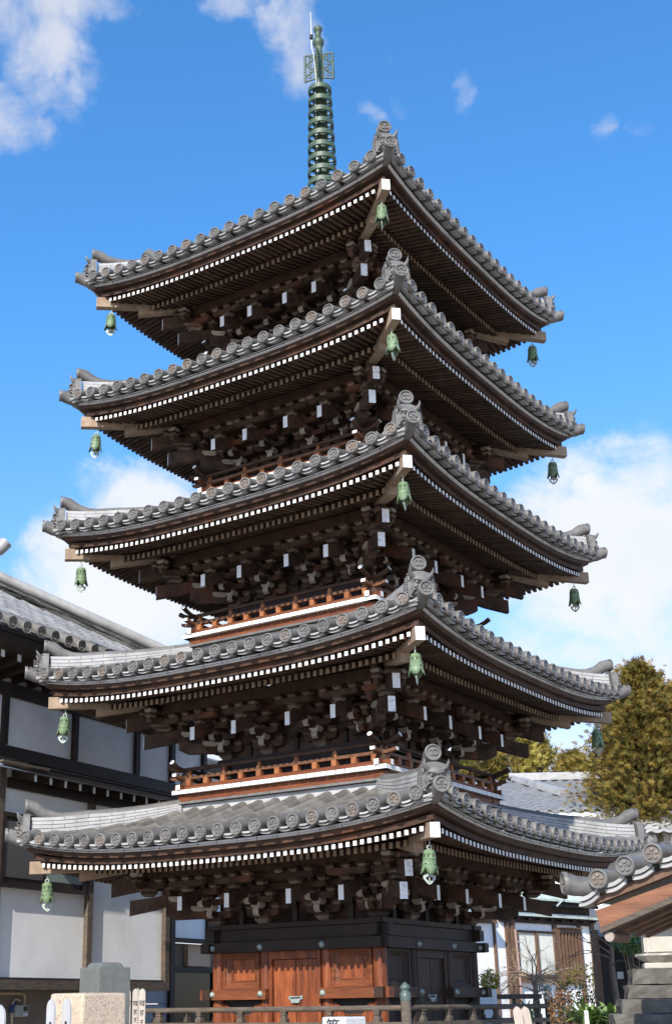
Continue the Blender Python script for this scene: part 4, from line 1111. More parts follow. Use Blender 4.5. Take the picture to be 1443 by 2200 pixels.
def sotoba(x, y, w, ztop, rz, mname, label, writing=None, hole=False, tilt=0, cloth=False, group=None):
    root = empty('grave_board', (x, y, 0), R(rz), label=label, cat='grave board', group=group)
    root.rotation_euler = (0, R(tilt), R(rz))
    m = MB(); h = w/2; n = 8
    poly = [(-h, .1), (h, .1), (h, ztop - w*.75)] + [(h*math.cos(a*math.pi/2/4)**.8, ztop - w*.75 + w*.66*math.sin(a*math.pi/2/4)) for a in range(1, 4)] + [(0, ztop)] + \
           [(-h*math.cos(a*math.pi/2/4)**.8, ztop - w*.75 + w*.66*math.sin(a*math.pi/2/4)) for a in range(3, 0, -1)] + [(-h, ztop - w*.75)]
    m.prism(poly, 1, -.006, .006, 0); m.build('board', mname, root)
    if hole:
        m = MB(); m.tube([(.004, -.0075, ztop - .135), (.004, .0, ztop - .135)], .010, 12, 0); m.build('knot', 'ink', root)
    if writing:
        for i, ch in enumerate(writing): text_mesh(ch, w*1.15, 'ink', root, (0, -.0075, ztop - .105 - i*w*1.35), (R(90), 0, 0), 'ink_character')
    return root
sotoba(-1.727, -10.22, .072, 1.665, -40, 'sotoba_grey', 'grey pointed wooden grave board leaning on the pink granite, left one of two', hole=True)
sotoba(-1.640, -10.20, .076, 1.668, -40, 'sotoba_grey', 'grey pointed wooden grave board leaning on the pink granite, right one of two', hole=True)
sotoba(-1.955, -10.5, .10, 1.635, -40, 'sotoba_grey', 'grave board cut off by the left picture edge, only its edge seen')
GRP = None
sotoba(-1.643, -8.0, .046, 1.750, 10, 'sotoba_new', 'pale grave board with inked letters nearest the dark green stone', 'ख' 'ह' 'र')
sotoba(-1.588, -7.98, .044, 1.750, 10, 'sotoba_new', 'pale grave board with inked letters in the middle of three', 'ख' 'ह' 'र')
sotoba(-1.532, -8.0, .050, 1.750, -12, 'sotoba_new', 'pale sunlit grave board with inked letters beside the railing end', 'ख' 'ह' 'र')
sotoba(1.755, -5.0, .082, 1.600, -10, 'sotoba_new', 'pale rounded board tip before the black railing post, left one of two', tilt=-6)
sotoba(1.890, -4.95, .082, 1.605, -14, 'sotoba_new', 'pale rounded board tip before the black railing post, right one of two', tilt=-8)
sp = empty('stake', (2.235, -5.0, 0), label='thin white square stake among the green strap leaves, lower right', cat='stake')
m = MB(); m.box(-.018, .018, -.018, .018, 0, 1.545); m.build('shaft', 'white_worn', sp, bevel=.003)

# ---- white house on the right --------------------------------------------
RA = R(45); RD = Vector((math.sin(RA), math.cos(RA), 0)); RN = Vector((math.cos(RA), -math.sin(RA), 0)); R0 = RN.dot(Vector((2.887, 9, 0)))
def RT(u, o, z): p = RD*(1.38*u + 4.851) + RN*(1.38*(R0 + o) - 4.851); return (p.x, p.y, max(0, 1.38*z - .608))
house = empty('white_house', label='white walled house with latticed window and thin dark eaves behind the pagoda', cat='house')
def rp(name, mats, fn, parent=house):
    m = MB(RT); fn(m); return m.build(name, mats, parent)
rp('wall', 'plaster_white', lambda m: m.box(7.0, 11.85, -.2, -.03, 0, 3.42))
rp('side_wall', 'plaster_white', lambda m: m.box(11.7, 11.85, -4, -.2, 0, 3.42))
rp('wall_foot', 'brown_wall', lambda m: m.box(7.0, 11.9, -.03, .02, 0, 1.35))
for u, w in ((8.93, .05), (9.10, .06), (10.52, .05), (11.40, .045), (11.86, .06), (8.52, .02), (7.55, .04)):
    rp('timber_post', 'house_wood', lambda m: m.box(u - w, u + w, -.05, .02 + w*.2, 1.3, 3.3))
rp('timber_beam', 'dark_beam', lambda m: m.box(8.7, 11.9, -.05, .03, 3.205, 3.32))
rp('timber_beam', 'dark_beam', lambda m: m.box(9.15, 10.48, -.05, .05, 3.01, 3.055))
rp('timber_beam', 'house_wood', lambda m: m.box(7.0, 8.6, -.05, .03, 3.16, 3.26))
fw_ = rp('window', 'house_wood', lambda m: [m.box(9.17, 10.48, -.02, .05, 2.14, 2.19), m.box(9.17, 9.23, -.02, .05, 2.19, 3.01), m.box(10.42, 10.48, -.02, .05, 2.19, 3.01), m.box(9.80, 9.87, -.02, .06, 2.19, 3.01), m.box(9.17, 10.48, -.02, .10, 2.04, 2.13)])
rp('window_pane', 'glass_frost', lambda m: m.box(9.23, 9.80, .0, .012, 2.19, 3.01), fw_)
rp('window_pane', 'glass_frost', lambda m: m.box(9.87, 10.42, .0, .012, 2.19, 3.01), fw_)
lat = rp('lattice_window', 'house_wood', lambda m: [m.box(10.60, 11.34, -.02, .05, 3.04, 3.12), m.box(10.60, 11.34, -.02, .05, 2.0, 2.07)] + [m.box(10.60 + i*.118, 10.60 + i*.118 + .032, -.01, .05, 2.07, 3.04) for i in range(7)] + [m.box(10.57, 11.37, -.02, .12, 3.13, 3.15)])
rp('window_pane', 'glass_dark', lambda m: m.box(10.60, 11.34, -.02, -.008, 2.05, 3.05), lat)
def eav(m):
    m.hexa([(8.6, -.2, 3.40), (12.0, -.2, 3.40), (12.0, .17, 3.33), (8.6, .17, 3.33), (8.6, -.2, 3.44), (12.0, -.2, 3.44), (12.0, .17, 3.355), (8.6, .17, 3.355)])
ev = rp('pent_roof', 'copper_roof', eav)
rp('eave_underside', 'dark_beam', lambda m: m.box(8.6, 12.0, -.1, .13, 3.305, 3.327), ev)
rp('upper_wall', 'dark_beam', lambda m: m.box(7.0, 12, -.9, -.12, 3.3, 3.8))
rp('gutter', 'black_void', lambda m: m.tube([(9.3, .1, 3.60), (12, .1, 3.60)], .035, 8))
up_r = rp('upper_roof', 'copper_roof', lambda m: m.hexa([(7.0, -4, 5.0), (12.4, -4, 5.0), (12.4, .2, 3.66), (7.0, .2, 3.66), (7.0, -4, 5.1), (12.4, -4, 5.1), (12.4, .2, 3.70), (7.0, .2, 3.70)]))
rp('roof_seam', 'copper_roof', lambda m: [m.hexa([(u-.012, -4, 5.09), (u+.012, -4, 5.09), (u+.012, .19, 3.69), (u-.012, .19, 3.69), (u-.012, -4, 5.13), (u+.012, -4, 5.13), (u+.012, .19, 3.73), (u-.012, .19, 3.73)]) for u in [7.2 + .38*i for i in range(14)]], up_r)
rp('vent_pipe', 'steel', lambda m: m.tube([(10.42, .18, 3.56), (10.62, .26, 3.74)], .022, 8))
rp('side_roof', 'copper_roof', lambda m: m.hexa([(6.8, -.2, 3.36), (8.3, -.2, 3.36), (8.3, .35, 3.22), (6.8, .35, 3.22), (6.8, -.2, 3.41), (8.3, -.2, 3.41), (8.3, .35, 3.25), (6.8, .35, 3.25)]))
for i in range(9):
    rp('rafter', 'dark_beam', lambda m: m.box(8.75 + i*.38, 8.80 + i*.38, -.05, .14, 3.265, 3.303), ev)
# clay pipe up the house wall
pp = empty('drain_pipe', label='pinkish downpipe fixed to the white house beside the frosted window', cat='pipe')
m = MB(RT); m.tube([(9.13, .10, .2), (9.11, .10, 2.0), (9.06, .10, 3.06)], .026, 8); m.build('pipe', 'pipe_pink', pp)
m = MB(RT); [m.tube([(9.11, .10, z), (9.11, .10, z + .03)], .031, 8) for z in (1.7, 2.3, 2.8)]; m.build('collar', 'pipe_pink', pp)
# plank screen and stone pillar in front
pl_ = empty('plank_fence', label='low bleached plank fence in front of the white house', cat='fence')
m = MB(); m.box(3.55, 4.95, 17.2, 17.26, 1.75, 1.87); m.build('rail', 'grey_wood', pl_)
for i in (0, 4, 8):
    m = MB(); m.box(3.6 + i*.15, 3.70 + i*.15, 17.26, 17.29, 0, 1.77); m.build('board', 'grey_wood', pl_)
pil = empty('stone_pillar', (3.46, 16.0, 0), R(-20), label='plain grey stone pillar behind the right end of the pagoda wall', cat='stone pillar')
m = MB(); m.box(-.18, .18, -.18, .18, 0, 1.98); m.build('shaft', 'stone_pale', pil, bevel=.015)
m = MB(); m.box(-.3, .3, -.3, .3, 0, .35); m.build('foot', 'stone_grey', pil, bevel=.02)

# ---- dark shed between house and lantern --------------------------------
shed = empty('dark_shed', label='dark open shed with a small pale notice between the house and lantern', cat='shed')
m = MB(); m.box(4.55, 7.5, 7.2, 7.3, 0, 2.9); m.build('back_wall', 'black_void', shed)
for x in (4.40, 4.98, 6.2):
    m = MB(); m.box(x - .05, x + .05, 6.0, 6.1, 0, 2.85); m.build('post', 'house_wood' if x < 4.5 else 'dark_beam', shed)
m = MB(); m.hexa([(4.55, 5.8, 2.70), (7.5, 5.8, 2.70), (7.5, 7.4, 2.86), (4.55, 7.4, 2.86), (4.55, 5.8, 2.76), (7.5, 5.8, 2.76), (7.5, 7.4, 2.92), (4.55, 7.4, 2.92)]); m.build('roof', 'grey_siding', shed)
m = MB(); m.box(4.77, 4.88, 6.28, 6.29, 2.02, 2.14); m.build('notice', 'stone_pale', shed)
m = MB(); m.box(4.5, 5.0, 6.3, 6.35, 0, 2.7); m.build('side_board', 'black_void', shed)

# ---- big tiled roof behind ------------------------------------------------
def BT(x, y, z): return (1.45*x, 1.45*y + 8.13, max(0, 1.45*z - .72))
rear = empty('rear_hall', label='hall behind the trees of which the pale grey tiled roof shows', cat='hall')
def roof_rows(m, x0, x1, y0, z0, y1, z1, sp, r, step=.28):
    L_ = math.hypot(y1 - y0, z1 - z0); x = x0
    m.add([(x0, y0, z0 - .02), (x1, y0, z0 - .02), (x1, y1, z1 - .02), (x0, y1, z1 - .02)], [(0, 1, 2, 3)], 0)
    while x < x1:
        t_ = 0
        while t_ < L_ - .02:
            q = min(t_ + step, L_); n = 9; vs = []
            for tt, dz in ((t_, .02), (q, .0)):
                f = tt/L_
                for j in range(n):
                    g_ = j/(n-1); prof_ = r*math.sin(math.pi*2*g_) if g_ < .5 else -.35*r*math.sin(math.pi*2*(g_-.5))
                    vs.append((x + sp*g_, y0 + (y1-y0)*f, z0 + (z1-z0)*f + prof_ + dz))
            m.add(vs, [(j, j+1, n+j+1, n+j) for j in range(n-1)], 0, True)
            m.add(vs[:n] + [(p[0], p[1], p[2] - .05) for p in vs[:n]], [(j, j+1, n+j+1, n+j) for j in range(n-1)], 0)
            t_ += step
        x += sp
m = MB(BT); roof_rows(m, 2.2, 9.0, 11.8, 5.78, 15.0, 6.98, .27, .045); m.build('upper_roof', 'tile_rear', rear)
m = MB(BT); roof_rows(m, 2.2, 9.0, 10.4, 5.10, 11.8, 5.62, .27, .03); m.build('lower_roof', 'tile_pale', rear)
m = MB(BT); m.box(2.2, 9, 11.85, 11.95, 4.9, 5.75); m.build('wall', 'plaster', rear)
m = MB(BT); m.box(2.2, 9, 10.9, 11.0, 0, 5.15); m.build('wall', 'plaster', rear)
m = MB(BT)
m.box(4.3, 9, 14.9, 15.15, 6.98, 7.10); m.tube([(4.25, 15.02, 7.12), (9, 15.02, 7.12)], .07, 10); m.build('ridge', 'tile_pale', rear)
m = MB(BT); m.hexa([(4.3, 14.9, 6.98), (4.5, 15.1, 6.98), (5.35, 13.2, 6.32), (5.15, 13.1, 6.30), (4.3, 14.9, 7.12), (4.5, 15.1, 7.12), (5.35, 13.2, 6.47), (5.15, 13.1, 6.45)]); m.build('descending_ridge', 'tile_pale', rear)
m = MB(BT); m.box(5.2, 9, 13.05, 13.2, 6.26, 6.36); m.build('step_ridge', 'tile', rear)

# ---- small gabled roof at the right edge ---------------------------------
shel = empty('small_shelter', label='small shelter with tiled gable roof and sunlit wooden bargeboard, right edge', cat='shelter')
shel.location = (2.103 - (2.103*math.cos(TH) - 7.0*math.sin(TH)), -7.0 - (-2.103*math.sin(TH) - 7.0*math.cos(TH)), 0); shel.rotation_euler = (0, 0, -TH)
GY = -7.0; GS = .355; GX = 1.86; GZ = 2.43         # eave corner
def gz(x): return GZ + (x - GX)*GS + .02*math.sin((x - GX)*3)
rf_ = MB()
for j in range(4):            # rows run down the slope; pan tiles between
    y = GY + .34 + j*.265
    xs = [GX + .0 + i*.26 for i in range(9)]
    for xa, xb in zip(xs[:-1], xs[1:]):
        n = 7; vs = []
        for xx, rr, dz in ((xa, .085, .012), (xb, .078, 0)):
            for q in range(n):
                a = math.pi*q/(n-1); vs.append((xx, y + rr*math.cos(a), gz(xx) + .02 + rr*math.sin(a) + dz))
        rf_.add(vs, [(q, q+1, n+q+1, n+q) for q in range(n-1)], 0, True); rf_.add(vs[:n], [tuple(range(n))], 0)
rf_.add([(GX, GY + .06, gz(GX)), (GX + 2.1, GY + .06, gz(GX + 2.1)), (GX + 2.1, GY + 1.3, gz(GX + 2.1)), (GX, GY + 1.3, gz(GX))], [(0, 1, 2, 3)], 0)
rf_.add([(GX + 2.1, GY + .06, gz(GX + 2.1)), (GX + 4.2, GY + .06, gz(GX)), (GX + 4.2, GY + 1.3, gz(GX)), (GX + 2.1, GY + 1.3, gz(GX + 2.1))], [(0, 1, 2, 3)], 0)
rf_ = rf_.build('roof', 'tile_cap', shel)
for i in range(8):
    x = 2.103 + i*.238; z = gz(x) + .045
    m = MB(); o = Vector((x, GY - .04, z)); disc_crest(m, o, VX, VZ, -VY, .083)
    m.tube([(x, GY - .03, z), (x + .01, GY + .12, z + .005), (x + .045, GY + .24, z + .02), (x + .10, GY + .34, z + .035)], [.081, .078, .077, .07], 14, 0)
    m.build('round_verge_tile', ['tile_cap', 'tile_cap' if i % 3 == 1 else 'tile_stain'], rf_)
m = MB()
for i in range(-1, 9):
    xa = 2.103 + i*.238 + .05; xb = xa + .145; n = 6
    for zo, yo in ((-.035, .0), (-.075, .025)):
        vs = []
        for dy in (GY - .01 + yo, GY + .2):
            for dz in (0, -.033):
                for q in range(n+1):
                    f = q/n; xx = xa - .02 + (xb - xa + .04)*f; vs.append((xx, dy, gz(xx) + .03 + zo + dz - .022*math.sin(math.pi*f)))
        k = n+1
        m.add(vs, [(q, q+1, k+q+1, k+q) for q in range(n)] + [(2*k+q, 2*k+q+1, q+1, q) for q in range(n)] + [(k+q, k+q+1, 3*k+q+1, 3*k+q) for q in range(n)], 0)
m.build('verge_pan_tile', 'tile_pale', rf_)
m = MB(); m.tube([(2.12, GY + .12, 2.54), (1.98, GY + .05, 2.525), (1.88, GY - .01, 2.535), (1.825, GY - .05, 2.555)], [.078, .080, .084, .092], 16, 0)
dd = Vector((-.80, -.58, .08)).normalized(); ex = Vector((.58, -.80, 0)).normalized()
disc_crest(m, Vector((1.825, GY - .05, 2.555)) + dd*.012, ex, VZ, dd, .095); m.build('corner_tile', ['tile_cap', 'tile_stain'], rf_)
m = MB(); m.tube([(2.02, GY + .5, 2.60), (2.12, GY + .36, 2.66), (2.28, GY + .30, 2.71), (2.42, GY + .3, 2.74)], [.06, .085, .09, .08], 14, 0); m.build('verge_scroll_tile', 'tile_cap', rf_)
m = MB()
m.hexa([(2.0, GY + .06, 2.375), (3.9, GY + .06, 2.95), (3.9, GY + .14, 2.95), (2.0, GY + .14, 2.375), (2.0, GY + .06, 2.43), (3.9, GY + .06, 3.02), (3.9, GY + .14, 3.02), (2.0, GY + .14, 2.43)])
m.build('verge_board', 'house_wood', shel)
m = MB()
m.hexa([(2.028, GY + .10, 2.195), (3.9, GY + .10, 2.85), (3.9, GY + .17, 2.85), (2.028, GY + .17, 2.195), (2.0, GY + .10, 2.335), (3.9, GY + .10, 2.86), (3.9, GY + .17, 2.86), (2.0, GY + .17, 2.335)])
m.build('bargeboard', 'barge_wood', shel)
m = MB()
m.hexa([(2.03, GY + .085, 2.150), (3.9, GY + .085, 2.80), (3.9, GY + .2, 2.80), (2.03, GY + .2, 2.150), (2.022, GY + .085, 2.193), (3.9, GY + .085, 2.846), (3.9, GY + .2, 2.846), (2.022, GY + .2, 2.193)])
m.build('lower_board', 'grey_wood', shel)
for i in range(4):
    y = GY + .34 + i*.24
    m = MB(); m.hexa([(2.06, y, 2.15), (3.9, y, 2.80), (3.9, y + .085, 2.80), (2.06, y + .085, 2.15), (2.06, y, 2.25), (3.9, y, 2.90), (3.9, y + .085, 2.90), (2.06, y + .085, 2.25)]); m.build('rafter', 'house_wood', shel)
m = MB(); m.hexa([(2.0, GY + .18, 2.255), (3.9, GY + .18, 2.905), (3.9, GY + 1.25, 2.905), (2.0, GY + 1.25, 2.255), (2.0, GY + .18, 2.29), (3.9, GY + .18, 2.94), (3.9, GY + 1.25, 2.94), (2.0, GY + 1.25, 2.29)]); m.build('soffit', 'dark_beam', shel)
m = MB(); m.tube([(2.09, GY + .12, 2.125), (2.09, GY + .5, 2.125)], .042, 12, 0, True, 1); m.build('purlin', ['house_wood', 'end_grain'], shel)
for y in (GY + .35, GY + 1.1):
    for x in (3.05, 4.7): 
        m = MB(); m.box(x - .06, x + .06, y - .06, y + .06, 0, 2.6); m.build('post', 'house_wood', shel)

# ---- stone lantern on steps -----------------------------------------------
lan = empty('stone_lantern', (3.19, -4.2, 0), R(-8), label='pale stone lantern on mossy stepped stone blocks under the right shelter', cat='lantern')
def lb(name, h, z0, z1, mt_, top=None, bev=.012):
    m = MB(); tt = top if top else h
    if name == 'step':
        q = 9; js = random.Random(int(h*1000)); pts = {}
        def V(a, b_, c):
            e = (a in (0, q)) + (b_ in (0, q)) + (c in (0, 2))
            r_ = .006 + .007*max(0, e - 1)
            key = (a, b_, c)
            if key not in pts:
                x, y, z = -h + 2*h*a/q, -h + 2*h*b_/q, z0 + (z1 - z0)*c/2
                k = 1 - (.012*(e > 1))
                pts[key] = (x*k + js.uniform(-r_, r_), y*k + js.uniform(-r_, r_), z + js.uniform(-r_, r_)*.6 - (.006 if e > 1 and c == 2 else 0))
            return pts[key]
        for a in range(q):
            for b_ in range(q): m.add([V(a, b_, 2), V(a+1, b_, 2), V(a+1, b_+1, 2), V(a, b_+1, 2)], [(0, 1, 2, 3)])
            for c in range(2):
                m.add([V(a, 0, c), V(a+1, 0, c), V(a+1, 0, c+1), V(a, 0, c+1)], [(0, 1, 2, 3)]); m.add([V(a+1, q, c), V(a, q, c), V(a, q, c+1), V(a+1, q, c+1)], [(0, 1, 2, 3)])
                m.add([V(0, a+1, c), V(0, a, c), V(0, a, c+1), V(0, a+1, c+1)], [(0, 1, 2, 3)]); m.add([V(q, a, c), V(q, a+1, c), V(q, a+1, c+1), V(q, a, c+1)], [(0, 1, 2, 3)])
        m.vy = [.5]*len(m.vy)
        return m.build(name, mt_, lan)
    m.hexa([(-h, -h, z0), (h, -h, z0), (h, h, z0), (-h, h, z0), (-tt, -tt, z1), (tt, -tt, z1), (tt, tt, z1), (-tt, tt, z1)]); return m.build(name, mt_, lan, bevel=bev)
lb('step', .80, 0, 1.10, 'stone_grey'); lb('step', .66, 1.103, 1.375, 'stone_grey'); lb('step', .575, 1.378, 1.51, 'stone_grey'); lb('step', .49, 1.513, 1.645, 'stone_grey'); lb('step', .40, 1.648, 1.775, 'stone_grey'); lb('step', .345, 1.778, 1.925, 'stone_grey')
lb('pedestal', .205, 1.928, 1.985, 'stone_lantern'); 
m = MB()
n = 24; vs = []
for i, (r_, z) in enumerate(((.17, 1.985), (.22, 2.02), (.265, 2.055), (.265, 2.075), (.19, 2.08))):
    for j in range(n):
        a = 2*math.pi*j/n; rr = r_*(1 + .05*math.cos(8*a)*(i in (1, 2))); vs.append((rr*math.cos(a), rr*math.sin(a), z))
m.add(vs, [(i*n+j, i*n+(j+1) % n, (i+1)*n+(j+1) % n, (i+1)*n+j) for i in range(4) for j in range(n)], 0); m.build('lotus_base', 'stone_lantern', lan)
lb('fire_box', .172, 2.078, 2.40, 'stone_lantern')
for k in range(4):
    m = MB(FT(k))
    for (a0, a1, z0, z1) in ((-.16, .16, 2.09, 2.115), (-.16, .16, 2.36, 2.39), (-.16, -.125, 2.115, 2.36), (.125, .16, 2.115, 2.36)): m.box(a0, a1, .1725, .188, z0, z1)
    m.build('panel_frame', 'stone_lantern', lan)
lb('lantern_roof', .42, 2.40, 2.60, 'stone_lantern', .12); m = MB(); m.ball((0, 0, 2.68), .1, 12, 8); m.build('jewel', 'stone_lantern', lan)

# ---- trees and plants ------------------------------------------------------
def rnd(a, b): return random.uniform(a, b)
def grow(m, p, d, length, rad, depth, gravity, spread, seg=4, tips=None, kids=(2, 3), shrink=.72, wig=.18):
    path = [p]; q = Vector(p); d = Vector(d)
    rr = [rad]
    for i in range(seg):
        d = (d + Vector((rnd(-wig, wig), rnd(-wig, wig), rnd(-wig, wig) + gravity))).normalized()
        q = q + d*length/seg; path.append(tuple(q)); rr.append(rad*(1 - .38*(i+1)/seg))
    m.tube(path, rr, 6 if rad > .012 else (4 if rad > .004 else 3), 0, cap=False)
    if depth == 0:
        if tips is not None: tips.append((Vector(q), d))
        return
    for i in range(random.randint(*kids)):
        nd = (d + Vector((rnd(-1, 1), rnd(-1, 1), rnd(-.5, .8)))*spread).normalized()
        f = 1.0 if i == 0 else rnd(.45, 1); k = max(1, min(seg, int(round(f*seg))))
        grow(m, path[k], nd, length*shrink*rnd(.8, 1.15), rr[k]*.72, depth-1, gravity, spread, seg, tips, kids, shrink, wig)
def spray_conifer(name, x, y, h, rbase, label, leaf, group=None, n=9000, seed=1, z0=1.0, power=.8, size=.22, lean=(0, 0), blobs=None, extra=None):
    random.seed(seed)
    root = empty(name, (x, y, 0), label=label, cat='tree', group=group)
    m = MB(); m.tube([(0, 0, 0), (0, 0, h*.5), (lean[0]*.6, lean[1]*.6, h*.94)], [h*.026, h*.017, .02], 10)
    limbs = []
    for i in range(int(n/170)):
        f = random.random()**.9; z = z0 + (h - z0)*f*.97
        r_ = rbase*max(.03, (1 - (z - z0)/(h - z0)))**power*rnd(.75, 1.12); a = rnd(0, 6.283)
        limbs.append((lean[0]*f, lean[1]*f, z, r_, a))
    for ex_ in (extra or []):
        for i in range(ex_[4]):
            f = random.random(); limbs.append((ex_[0], ex_[1], ex_[2] + ex_[3]*f, ex_[5]*(1 - f)**.7 + .08, rnd(0, 6.283)))
    m2 = MB()
    for bx, by, z, r_, a in limbs:
        ca, sa = math.cos(a), math.sin(a); up_ = rnd(.15, .55)
        m.tube([(bx, by, z), (bx + r_*.5*ca, by + r_*.5*sa, z + r_*.08), (bx + r_*.95*ca, by + r_*.95*sa, z + r_*up_)], [.03, .018, .005], 4)
        for k in range(34):
            f = rnd(.25, 1.02)**.75; spread = .10 + .30*f*min(1, r_)
            P = Vector((bx + r_*f*ca + random.gauss(0, spread*.6), by + r_*f*sa + random.gauss(0, spread*.6), z + r_*(.16*f + (up_ - .16)*f*f) + random.gauss(0, .10 + spread*.35)))
            mi = 0 if random.random() < .68 else 1
            da = a + random.gauss(0, .75); el = rnd(-.15, .95)
            d = Vector((math.cos(da)*math.cos(el), math.sin(da)*math.cos(el), math.sin(el)))
            s_ = d.cross(Vector((rnd(-1, 1), rnd(-1, 1), rnd(-1, 1)))).normalized()
            L_ = size*rnd(.7, 1.35); w = L_*.085
            # a flat fan: spine and five narrow leaflets
            m2.add([P, P + d*L_*.5 + s_*w, P + d*L_ - VZ*L_*.10, P + d*L_*.5 - s_*w], [(0, 1, 2, 3)], mi)
            for q, sg in ((.15, 1), (.22, -1), (.42, 1), (.50, -1), (.66, 1)):
                e2 = (d*.75 + s_*sg).normalized(); P2 = P + d*L_*q; l2 = L_*(.52 - .3*q)
                m2.add([P2, P2 + e2*l2*.5 + d*w, P2 + e2*l2 - VZ*l2*.08, P2 + e2*l2*.5 - d*w*.8], [(0, 1, 2, 3)], mi)
    m.build('trunk', 'trunk_bark', root)
    m = m2
    m.build('crown', leaf, root)
    return root
spray_conifer('conifer', 10.45, 26.0, 12.75, 4.1, 'tall golden green conifer at the right edge, nearest and largest of the trees', ['leaf_gold', 'leaf_olive'], n=190000, seed=11, power=.78, size=.25, z0=1.2, lean=(-.2, 0), extra=[(1.3, 0, 10.6, 1.6, 34, .7)])
bgt = 'trees behind the rear hall'
spray_conifer('conifer', 8.10, 45.03, 14.63, 3.00, 'pale yellow conifer left of the tall one, its tip under the second roof corner', ['leaf_yellow', 'leaf_gold'], bgt, 31200, 3, 5, .55, .34)
spray_conifer('conifer', 5.85, 46.53, 13.39, 2.81, 'olive tree whose top shows just right of the second balcony corner', ['leaf_olive', 'leaf_yellow'], bgt, 27600, 4, 5, .5, .34)
spray_conifer('conifer', 9.75, 46.53, 14.47, 2.25, 'slim yellow tree between the pale conifer and the tall one', ['leaf_yellow', 'leaf_olive'], bgt, 25200, 5, 5, .55, .32)
spray_conifer('conifer', 6.90, 43.53, 13.32, 2.25, 'dark olive tree in front of the yellow conifers, over the rear roof ridge', ['leaf_olive', 'leaf_gold'], bgt, 21600, 6, 5, .5, .32)
spray_conifer('conifer', 10.95, 42.03, 12.46, 2.06, 'reddish gold low tree touching the left side of the tall conifer', ['leaf_gold', 'leaf_yellow'], bgt, 21600, 8, 5, .5, .32)
spray_conifer('conifer', 11.2, 46.0, 13.3, 2.0, 'olive gold tree whose crown fills the gap at the left edge of the tall conifer', ['leaf_gold', 'leaf_olive'], bgt, 26000, 9, 5, .55, .34)
random.seed(21)
# weeping bare tree before the house
random.seed(5)
wt = empty('bare_tree', (4.83, 17.4, 0), label='small gnarled leafless weeping tree in front of the frosted window', cat='tree')
m = MB(); m.tube([(0, 0, 0), (.05, 0, .9), (-.03, .03, 1.5), (.02, 0, 2.2)], [.105, .09, .075, .06], 8); m.build('trunk', 'twig_bark', wt)
m = MB()
for i in range(17):
    a = i*2.399 + rnd(-.3, .3); z = rnd(1.85, 2.6)
    grow(m, (0, 0, min(z, 2.2)), (math.cos(a)*1.0, math.sin(a)*.8, rnd(.35, 1.1)), rnd(.48, .80), .026, 5, -.10, .60, 5, None, (2, 3), .70, .32)
m.build('branches', 'twig_bark', wt)
# plants
def strap_plant(x, y, r_, h, n, label, seed, leaf='leaf_strap', cat='plant', name='strap_leaf_plant', w0=.022):
    random.seed(seed); root = empty(name, (x, y, 0), label=label, cat=cat)
    m = MB()
    for i in range(n):
        a = rnd(0, 6.283); b_ = rnd(0, r_*.7); q = Vector((b_*math.cos(a), b_*math.sin(a), h*.80)); L_ = h*rnd(.14, .27); a2 = a + rnd(-.6, .6); el = rnd(.7, 1.4); w = w0*rnd(.7, 1.3)
        d = Vector((math.cos(a2)*math.cos(el), math.sin(a2)*math.cos(el), math.sin(el))); s_ = Vector((-math.sin(a2), math.cos(a2), 0)); vs = []
        for k in range(6):
            f = k/5; ww = w*(math.sin(math.pi*min(1, .18 + f*.82)))**.7 + .001
            vs += [q - s_*ww, q + s_*ww]; d = (d + Vector((math.cos(a2)*.14, math.sin(a2)*.14, -.20))).normalized(); q = q + d*L_/5
        m.add(vs, [(2*k, 2*k+1, 2*k+3, 2*k+2) for k in range(5)], 0, True)
    m.build('leaves', leaf, root); 
    m = MB(); m.lathe([(r_*.55, 0), (r_*.6, h*.78), (0, h*.84)], seg=10); m.build('crown_base', 'leaf_green', root)
    return root
strap_plant(2.66, -2.6, .20, 1.74, 90, 'bright green strap-leaved clump beside the stone steps, left one of two', 31)
strap_plant(2.92, -2.5, .20, 1.72, 90, 'bright green strap-leaved clump beside the stone steps, right one of two', 32)
strap_plant(4.45, 16.6, .3, 1.86, 40, 'small strap-leaved clump at the foot of the leafless tree', 33)
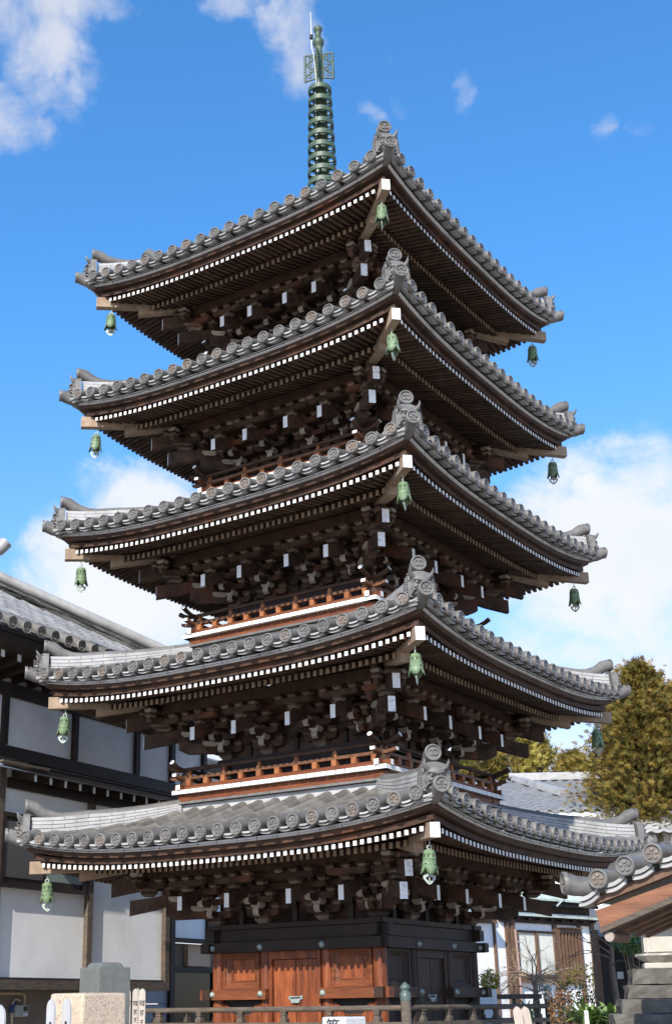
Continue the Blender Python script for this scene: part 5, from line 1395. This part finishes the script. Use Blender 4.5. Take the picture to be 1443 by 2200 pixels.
def bush(name, x, y, z, rx, rz_, n, leaf, label, seed, size=.05, stem=True):
    random.seed(seed); root = empty(name, (x, y, 0), label=label, cat='shrub'); m = MB()
    for i in range(n):
        a, b_ = rnd(0, 6.283), math.acos(rnd(-1, 1)); q = rnd(.35, 1.)**.5*(1 + .2*math.sin(4*a + 3*b_))
        P = Vector((rx*q*math.sin(b_)*math.cos(a), rx*q*math.sin(b_)*math.sin(a), z + rz_*q*math.cos(b_)))
        d = Vector((rnd(-1, 1), rnd(-1, 1), rnd(-.3, 1))).normalized(); s_ = d.cross(Vector((rnd(-1, 1), rnd(-1, 1), rnd(-1, 1)))).normalized(); L_ = size*rnd(.6, 1.3)
        m.add([P, P + d*L_*.5 + s_*L_*.24, P + d*L_, P + d*L_*.5 - s_*L_*.24], [(0, 1, 2, 3)], 0)
    m.build('foliage', leaf, root)
    m = MB()
    for i in range(7): a = i*.9; m.tube([(0, 0, 0), (rx*.3*math.cos(a), rx*.3*math.sin(a), z*.6), (rx*.7*math.cos(a), rx*.7*math.sin(a), z + rz_*.3)], [.02, .012, .004], 5)
    m.build('stems', 'twig_bark', root); return root
bush('shrub', 2.44, -2.2, 1.52, .16, .24, 900, 'leaf_red', 'brownish red twiggy shrub behind the black railing post', 41, .042)
bush('shrub', 5.85, 16.5, 2.0, .62, .50, 620, 'leaf_olive', 'thin olive green shrub in front of the lattice window', 42, .10)
bush('shrub', 6.45, 16.8, 2.25, .26, .58, 300, 'leaf_olive', 'wispy upright shrub before the white corner wall', 46, .10)
bush('shrub', 3.62, 17.0, 2.15, .26, .30, 900, 'leaf_yellow', 'yellow green rounded bush behind the grey stone pillar', 43, .08)
bush('shrub', 4.35, 2.4, 2.42, .34, .15, 900, 'leaf_green', 'dark green leafy branch hanging left of the stone lantern', 44, .07)
random.seed(50)
tt = empty('garden_tree', (4.46, 5.0, 0), label='slender bare dark trunk between the house corner and the shed', cat='tree')
m = MB(); m.tube([(0, 0, 0), (.02, 0, 1.4), (-.02, 0, 2.2), (.05, 0, 3.0)], [.07, .06, .05, .03], 8); m.build('trunk', 'trunk_bark', tt)
m = MB()
for i in range(6): grow(m, (0, 0, 2.2 + i*.1), (rnd(-1, 1), rnd(-1, 0), .4), .5, .014, 3, -.05, .6); 
m.build('branches', 'trunk_bark', tt)
